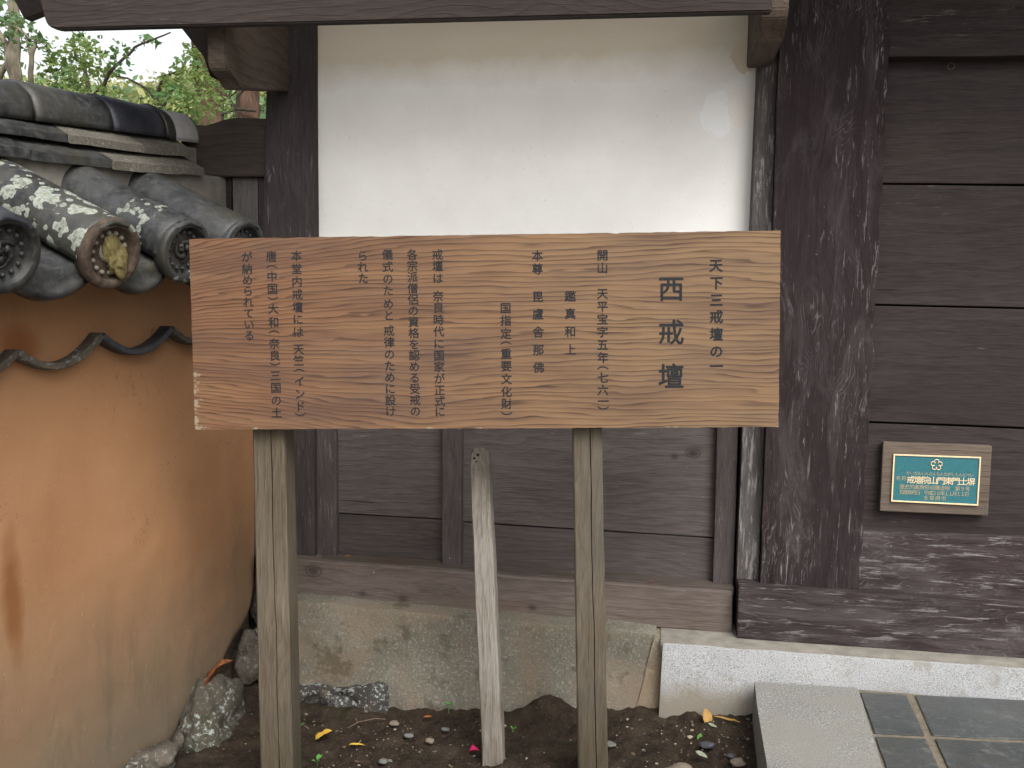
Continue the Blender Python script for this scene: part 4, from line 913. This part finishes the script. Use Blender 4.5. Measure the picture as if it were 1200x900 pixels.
pp = at(407, 652, -.035); litter('fallen_leaf', 0, 0, .020, .006, R(0), R(-5), 'orange', 'tiny orange leaf resting on the panel ledge', curl=.3, p=pp)
pp = at(762, 682, -.035); litter('fallen_leaf', 0, 0, .022, .004, R(10), R(-15), 'brown', 'tiny red-brown scrap on the ledge below the right panel', curl=.3, p=pp)
def sprout(u, v, n_, L, label, seed, h=.0):
    p = gz(u, v); t_ = thing('sprout', label, 'plant', p); random.seed(seed)
    for k in range(n_):
        a = 2*math.pi*k/n_+random.random(); d = V(math.cos(a), math.sin(a), 0); bm = bmesh.new(); leaf(bm, p+d*L*.55+V(0, 0, .012+h+random.random()*.012), L, L*.36, a, R(-25-random.random()*20), .2, k); obj('leaf', bm, LM['green'], t_, smooth=True)
    bm = tube(bmesh.new(), [p, p+V(0, 0, .014+h)], .0012, 5); obj('stem', bm, LM['green'], t_)
sprout(348, 862, 4, .030, 'small green sprout beside the left signpost', 1, .012)
sprout(372, 897, 4, .020, 'tiny sprout at the lower edge near the yellow leaf', 2)
sprout(526, 836, 4, .017, 'tiny green sprout at the base of the tan footing', 3, .012)
sprout(601, 858, 3, .013, 'tiny green sprout just right of the stake', 4)
def twig(pts, r, label):
    P_ = [gz(u, v, h) for u, v, h in pts]; bm = tube(bmesh.new(), P_, r, 6); obj('twig', bm, M['twig'], None, org=P_[0], smooth=True, label=label, category='twig')
twig([(343, 843, .03), (353, 848, .01), (362, 854, .0)], .0018, 'thin brown twig by the foot of the left post')
twig([(408, 853, 0), (420, 846, .006), (440, 842, .008), (452, 843, 0)], .0015, 'thin curved twig below the lichened black stone')
def pebble(u, v, r, mat, label, seed):
    p = gz(u, v, r*.2); obj('pebble', rock(p, r, seed, (1.2, .9, .6), 3, .3), mat, None, org=p, smooth=True, label=label, category='pebble')
M['peb_g'] = flat('grey_pebble', (.13, .13, .12), .8, .2); M['peb_t'] = flat('tan_pebble', (.18, .145, .115), .85, .2); M['peb_d'] = flat('dark_pebble', (.06, .06, .07), .6, .3)
pebble(479, 862, .013, M['peb_g'], 'grey pebble in the soil middle left of the stake', 2); pebble(522, 855, .012, M['peb_g'], 'upper of two grey pebbles below the tiny sprout', 3)
pebble(504, 868, .014, M['peb_t'], 'tan pebble between the grey pebbles and the petal', 4); pebble(829, 873, .018, M['peb_d'], 'dark grey pebble beside the pale green leaf', 5)
pebble(448, 892, .014, M['peb_g'], 'pale grey pebble low in the soil left of centre', 6); pebble(715, 873, .016, M['peb_g'], 'grey pebble against the right signpost', 7)
pebble(800, 910, .050, M['peb_t'], 'large half-buried tan stone at the lower edge', 8); pebble(864, 893, .02, M['peb_t'], 'brown stone near the kerb corner', 9)
pebble(462, 848, .014, M['peb_t'], 'brown pebble close under the tan footing', 10); pebble(856, 886, .013, M['peb_d'], 'dark pebble above the brown stone near the kerb', 12)

# ------------------------------------------------------------------ trees and hillside behind
def bark(name, a, b):
    n = N(name, .95); f = n.noise(n.map(n.co, (1, 1, .25)), 16, 5, .65); n.bump(f, .8, .01); return n.col(n.mix(n.step(f, .35, .65), a, b))
BK = bark('grey_bark', (.10, .085, .06), (.24, .21, .16)); BR = bark('red_brown_bark', (.07, .040, .028), (.20, .125, .085)); BD = bark('dark_bark', (.03, .025, .02), (.08, .065, .05))
def fol(name, a, b, tr=.25):
    n = N(name, .55); g = n.t.nodes.new('ShaderNodeNewGeometry'); c = n.mix(g.outputs['Random Per Island'], a, b); n.col(c)
    tl = n.t.nodes.new('ShaderNodeBsdfTranslucent'); n.put(tl.inputs[0], n.mix(.5, c, (.22, .30, .05))); mx = n.t.nodes.new('ShaderNodeMixShader'); mx.inputs[0].default_value = tr
    out = [x for x in n.t.nodes if x.type == 'OUTPUT_MATERIAL'][0]; n.t.links.new(n.b.outputs[0], mx.inputs[1]); n.t.links.new(tl.outputs[0], mx.inputs[2]); n.t.links.new(mx.outputs[0], out.inputs[0]); return n.m
FG = fol('bright_green_leaves', (.08, .13, .04), (.20, .26, .10), .5); FD = fol('dark_green_leaves', (.03, .08, .03), (.10, .18, .07), .4); FB = fol('blue_green_leaves', (.05, .10, .05), (.12, .19, .09), .35)
FY = fol('yellow_green_leaves', (.26, .27, .11), (.42, .40, .20), .5); FO = fol('pale_olive_leaves', (.20, .21, .12), (.36, .35, .21), .5)
def pxw(u, v, Y): return at(u, v, Y)
def leaves(cl, L, mat_, seed, name='crown', parent=None):
    random.seed(seed); vs = []; fs = []
    for (c, r, n_) in cl:
        for i in range(n_):
            if random.random() < .25: continue
            d = V(random.gauss(0, 1), random.gauss(0, 1), random.gauss(0, 1)); d = d.normalized()*(random.random()**.45)*r*1.1; p = c+V(d.x, d.y, d.z*.8)
            a = V(random.gauss(0, 1), random.gauss(0, 1), random.gauss(0, .6)).normalized(); b = a.cross(V(random.gauss(0, 1), random.gauss(0, 1), random.gauss(0, 1))).normalized(); l = L*random.uniform(.5, 1.15); w = l*.27; k = len(vs); nrm = a.cross(b)*w*.4
            vs += [p, p+a*l*.45+b*w+nrm, p+a*l, p+a*l*.45-b*w+nrm]; fs += [(k, k+1, k+2), (k, k+2, k+3)]
    me = bpy.data.meshes.new(name); base = ORG[parent.name]; me.from_pydata([v-base for v in vs], [], fs); me.materials.append(mat_); o_ = bpy.data.objects.new(name, me); COL.objects.link(o_); o_.parent = parent; ORG[o_.name] = base; return o_
def branches(bm, paths):
    for pts, r0, r1 in paths:
        n_ = len(pts); sm = []
        for a, b in zip(pts, pts[1:]):
            for k in range(5): t = k/5; p = a.lerp(b, t); sm.append(p+V(fbm(p*6, 2), fbm(p*6+V(9, 0, 0), 2), 0)*.03)
        sm.append(pts[-1]); tube(bm, sm, [r0+(r1-r0)*i/(len(sm)-1) for i in range(len(sm))], 7)
    return bm
def tree(name, label, paths, cl, L, bk, fl, seed, cat='tree'):
    g0 = paths[0][0][0]; t_ = thing(name, label, cat, V(g0.x, g0.y, -.05)); base = V(g0.x, g0.y, -.05)
    pz = [([base]+paths[0][0], paths[0][1], paths[0][2])]+list(paths[1:]); obj('trunk', branches(bmesh.new(), pz), bk, t_, smooth=True)
    for i, (c_, f_) in enumerate(zip(cl, fl)): leaves(c_, L, f_, seed+i, 'crown', t_)
    return t_
P3 = lambda Y, *l: [pxw(u, v, Y) for u, v in l]
def cls(Y, lst, dY=.35):
    random.seed(len(lst)); return [(pxw(u, v, Y+random.uniform(-dY, dY)), r, n_) for u, v, r, n_ in lst]
Yt = 2.6
tree('slender_tree', 'slender grey-trunked tree at the far left behind the wall', [(P3(Yt, (22, 130), (16, 60), (17, 20), (14, -40)), .055, .03), (P3(Yt, (20, 110), (8, 60), (-6, 20)), .035, .015), (P3(Yt, (-8, 95), (3, 80), (16, 68)), .02, .02), (P3(Yt, (18, 30), (26, 38), (34, 46)), .012, .008)],
     [cls(Yt, [(6, 25, .10, 60), (-5, 50, .14, 80), (14, 42, .09, 40), (20, 28, .07, 30), (2, 8, .12, 60), (30, 34, .05, 14)]), cls(Yt, [(-4, 75, .12, 50), (10, 60, .07, 25)])], .062, BK, [FB, FG], 4)
tree('slender_tree', 'thin young tree between far-left trunk and the green shrub', [(P3(2.9, (36, 140), (37, 85), (40, 60), (43, 46)), .024, .014), (P3(2.9, (39, 66), (34, 52), (34, 42)), .012, .006)],
     [cls(2.9, [(36, 46, .07, 45), (48, 50, .06, 40), (43, 40, .05, 24), (30, 54, .04, 12), (52, 56, .035, 14)], .1)], .055, BK, [FB], 14)
Yb = 3.0
tree('leafy_shrub', 'broad green leafy tree behind the wall, left of the bracket', [(P3(Yb, (105, 150), (106, 110), (98, 80)), .03, .012), (P3(Yb, (106, 118), (135, 78), (160, 55), (200, 38)), .016, .005), (P3(Yb, (104, 120), (80, 90)), .014, .006), (P3(Yb, (110, 130), (150, 122), (175, 130)), .012, .005)],
     [cls(Yb, [(78, 62, .13, 120), (62, 78, .09, 70), (95, 52, .08, 50), (88, 80, .14, 120), (105, 68, .10, 80), (70, 98, .14, 120), (120, 84, .10, 80), (98, 105, .15, 130), (130, 112, .10, 60)]),
      cls(Yb, [(112, 44, .05, 10), (96, 44, .05, 12), (128, 66, .07, 36), (140, 58, .06, 26), (152, 54, .05, 18), (168, 46, .05, 18), (180, 48, .04, 14), (142, 80, .06, 20), (120, 125, .12, 70), (60, 112, .12, 70)]), cls(Yb, [(82, 90, .10, 60), (92, 70, .07, 30), (62, 66, .05, 16)])], .062, BD, [FG, FD, FB], 24)
Yc = 3.4
tree('leafy_shrub', 'dark green broadleaf tree right behind the ridge end', [(P3(Yc, (190, 160), (186, 130), (184, 108), (190, 92)), .03, .01), (P3(Yc, (186, 120), (170, 102), (150, 92), (128, 88)), .012, .005), (P3(Yc, (188, 125), (202, 108), (210, 100)), .012, .006), (P3(Yc, (190, 90), (206, 84), (214, 78), (214, 70)), .008, .003)],
     [cls(Yc, [(205, 95, .09, 50), (222, 80, .10, 55), (230, 60, .07, 36), (215, 108, .14, 90), (196, 100, .08, 36), (206, 130, .17, 130), (236, 100, .12, 70), (228, 125, .16, 110), (176, 126, .10, 40), (250, 118, .12, 60), (245, 90, .07, 30)]),
      cls(Yc, [(215, 72, .05, 10), (208, 76, .05, 10), (200, 112, .12, 60), (222, 140, .15, 100), (240, 75, .08, 34), (262, 100, .08, 26), (262, 132, .10, 30), (186, 112, .05, 12)])], .062, BD, [FG, FD], 34)
tree('ivy_clad_tree', 'thick reddish-brown trunk wrapped in green ivy behind the bracket', [(P3(4.4, (246, 160), (246, 100), (243, 50), (240, 0)), .15, .12)], [cls(4.2, [(232, 60, .12, 90), (230, 85, .12, 80), (236, 35, .10, 70), (262, 110, .10, 30), (254, 84, .08, 20)], .1)], .06, BR, [FG], 44)
tree('bare_tree', 'bare reddish-brown trunk seen just left of the corner post', [(P3(5.2, (291, 160), (292, 120), (290, 95), (292, 60)), .12, .09)], [cls(5.2, [(300, 92, .2, 40), (312, 100, .12, 20)])], .07, BR, [FY], 54)
tree('bare_tree', 'twisted dark branches of a small tree left of the brown trunk', [(P3(4.0, (276, 155), (275, 130), (282, 112), (290, 100)), .026, .010), (P3(4.0, (275, 130), (268, 112), (274, 96)), .016, .005), (P3(4.0, (258, 134), (278, 128), (300, 130)), .012, .012), (P3(4.0, (262, 118), (280, 106), (300, 98), (306, 90)), .008, .003)],
     [cls(4.0, [(262, 104, .08, 20), (290, 92, .05, 12), (308, 94, .06, 26), (300, 90, .05, 12)], .1)], .06, BD, [FG], 64)
# hillside
bm = bmesh.new(); g = []
def hill_z(x, y):
    h = max(0, min(26.5, .34*(y-9)))*(.9+.1*math.sin(x*.05+1)); return h+1.0*fbm(V(x*.05, y*.05, 0), 3)-.3
for j in range(41):
    y = 20+j*3.2; g.append([bm.verts.new((-170+i*6, y, hill_z(-170+i*6, y) if y < 120 else 20)) for i in range(58)])
for j in range(40):
    for i in range(57): bm.faces.new((g[j][i], g[j][i+1], g[j+1][i+1], g[j+1][i]))
obj('hillside', bm, flat('scrubby_slope', (.17, .16, .08), 1, .3, .4), smooth=True, kind='structure')
random.seed(77); vs = [[], [], [], []]; fs = [[], [], [], []]
for i in range(520):
    y = random.uniform(24, 92); x = -y*random.uniform(.28, 1.0)-1; r = random.uniform(1.2, 2.6); mi = random.choices(range(4), (4, 5, 2, 2))[0]; zc = hill_z(x, y)+r*.7
    for k in range(230):
        d = V(random.gauss(0, 1), random.gauss(0, 1), random.gauss(0, 1)).normalized()*(random.random()**.35)*r; d *= 1+.3*fbm(d*.9+V(i, 0, 0), 2); p = V(x, y, zc)+V(d.x, d.y, d.z*.9)
        a = V(random.gauss(0, 1), random.gauss(0, 1), random.gauss(0, 1)).normalized()*random.uniform(.12, .3); b = a.cross(V(random.gauss(0, 1), random.gauss(0, 1), random.gauss(0, 1))).normalized()*random.uniform(.08, .2); q = len(vs[mi]); vs[mi] += [p-a, p+b, p+a, p-b]; fs[mi].append((q, q+1, q+2, q+3))
allv = []; allf = []; mids = []
for i in range(4):
    o0 = len(allv); allv += vs[i]; allf += [tuple(a+o0 for a in f) for f in fs[i]]; mids += [i]*len(fs[i])
me = bpy.data.meshes.new('hillside_wood'); me.from_pydata(allv, [], allf)
for m_ in (FY, FO, FB, FG): me.materials.append(m_)
me.polygons.foreach_set('material_index', mids); o_ = bpy.data.objects.new('hillside_wood', me); COL.objects.link(o_)
tagit(o_, 'pale yellow-green wood covering the far hillside', 'woodland', None, 'stuff')
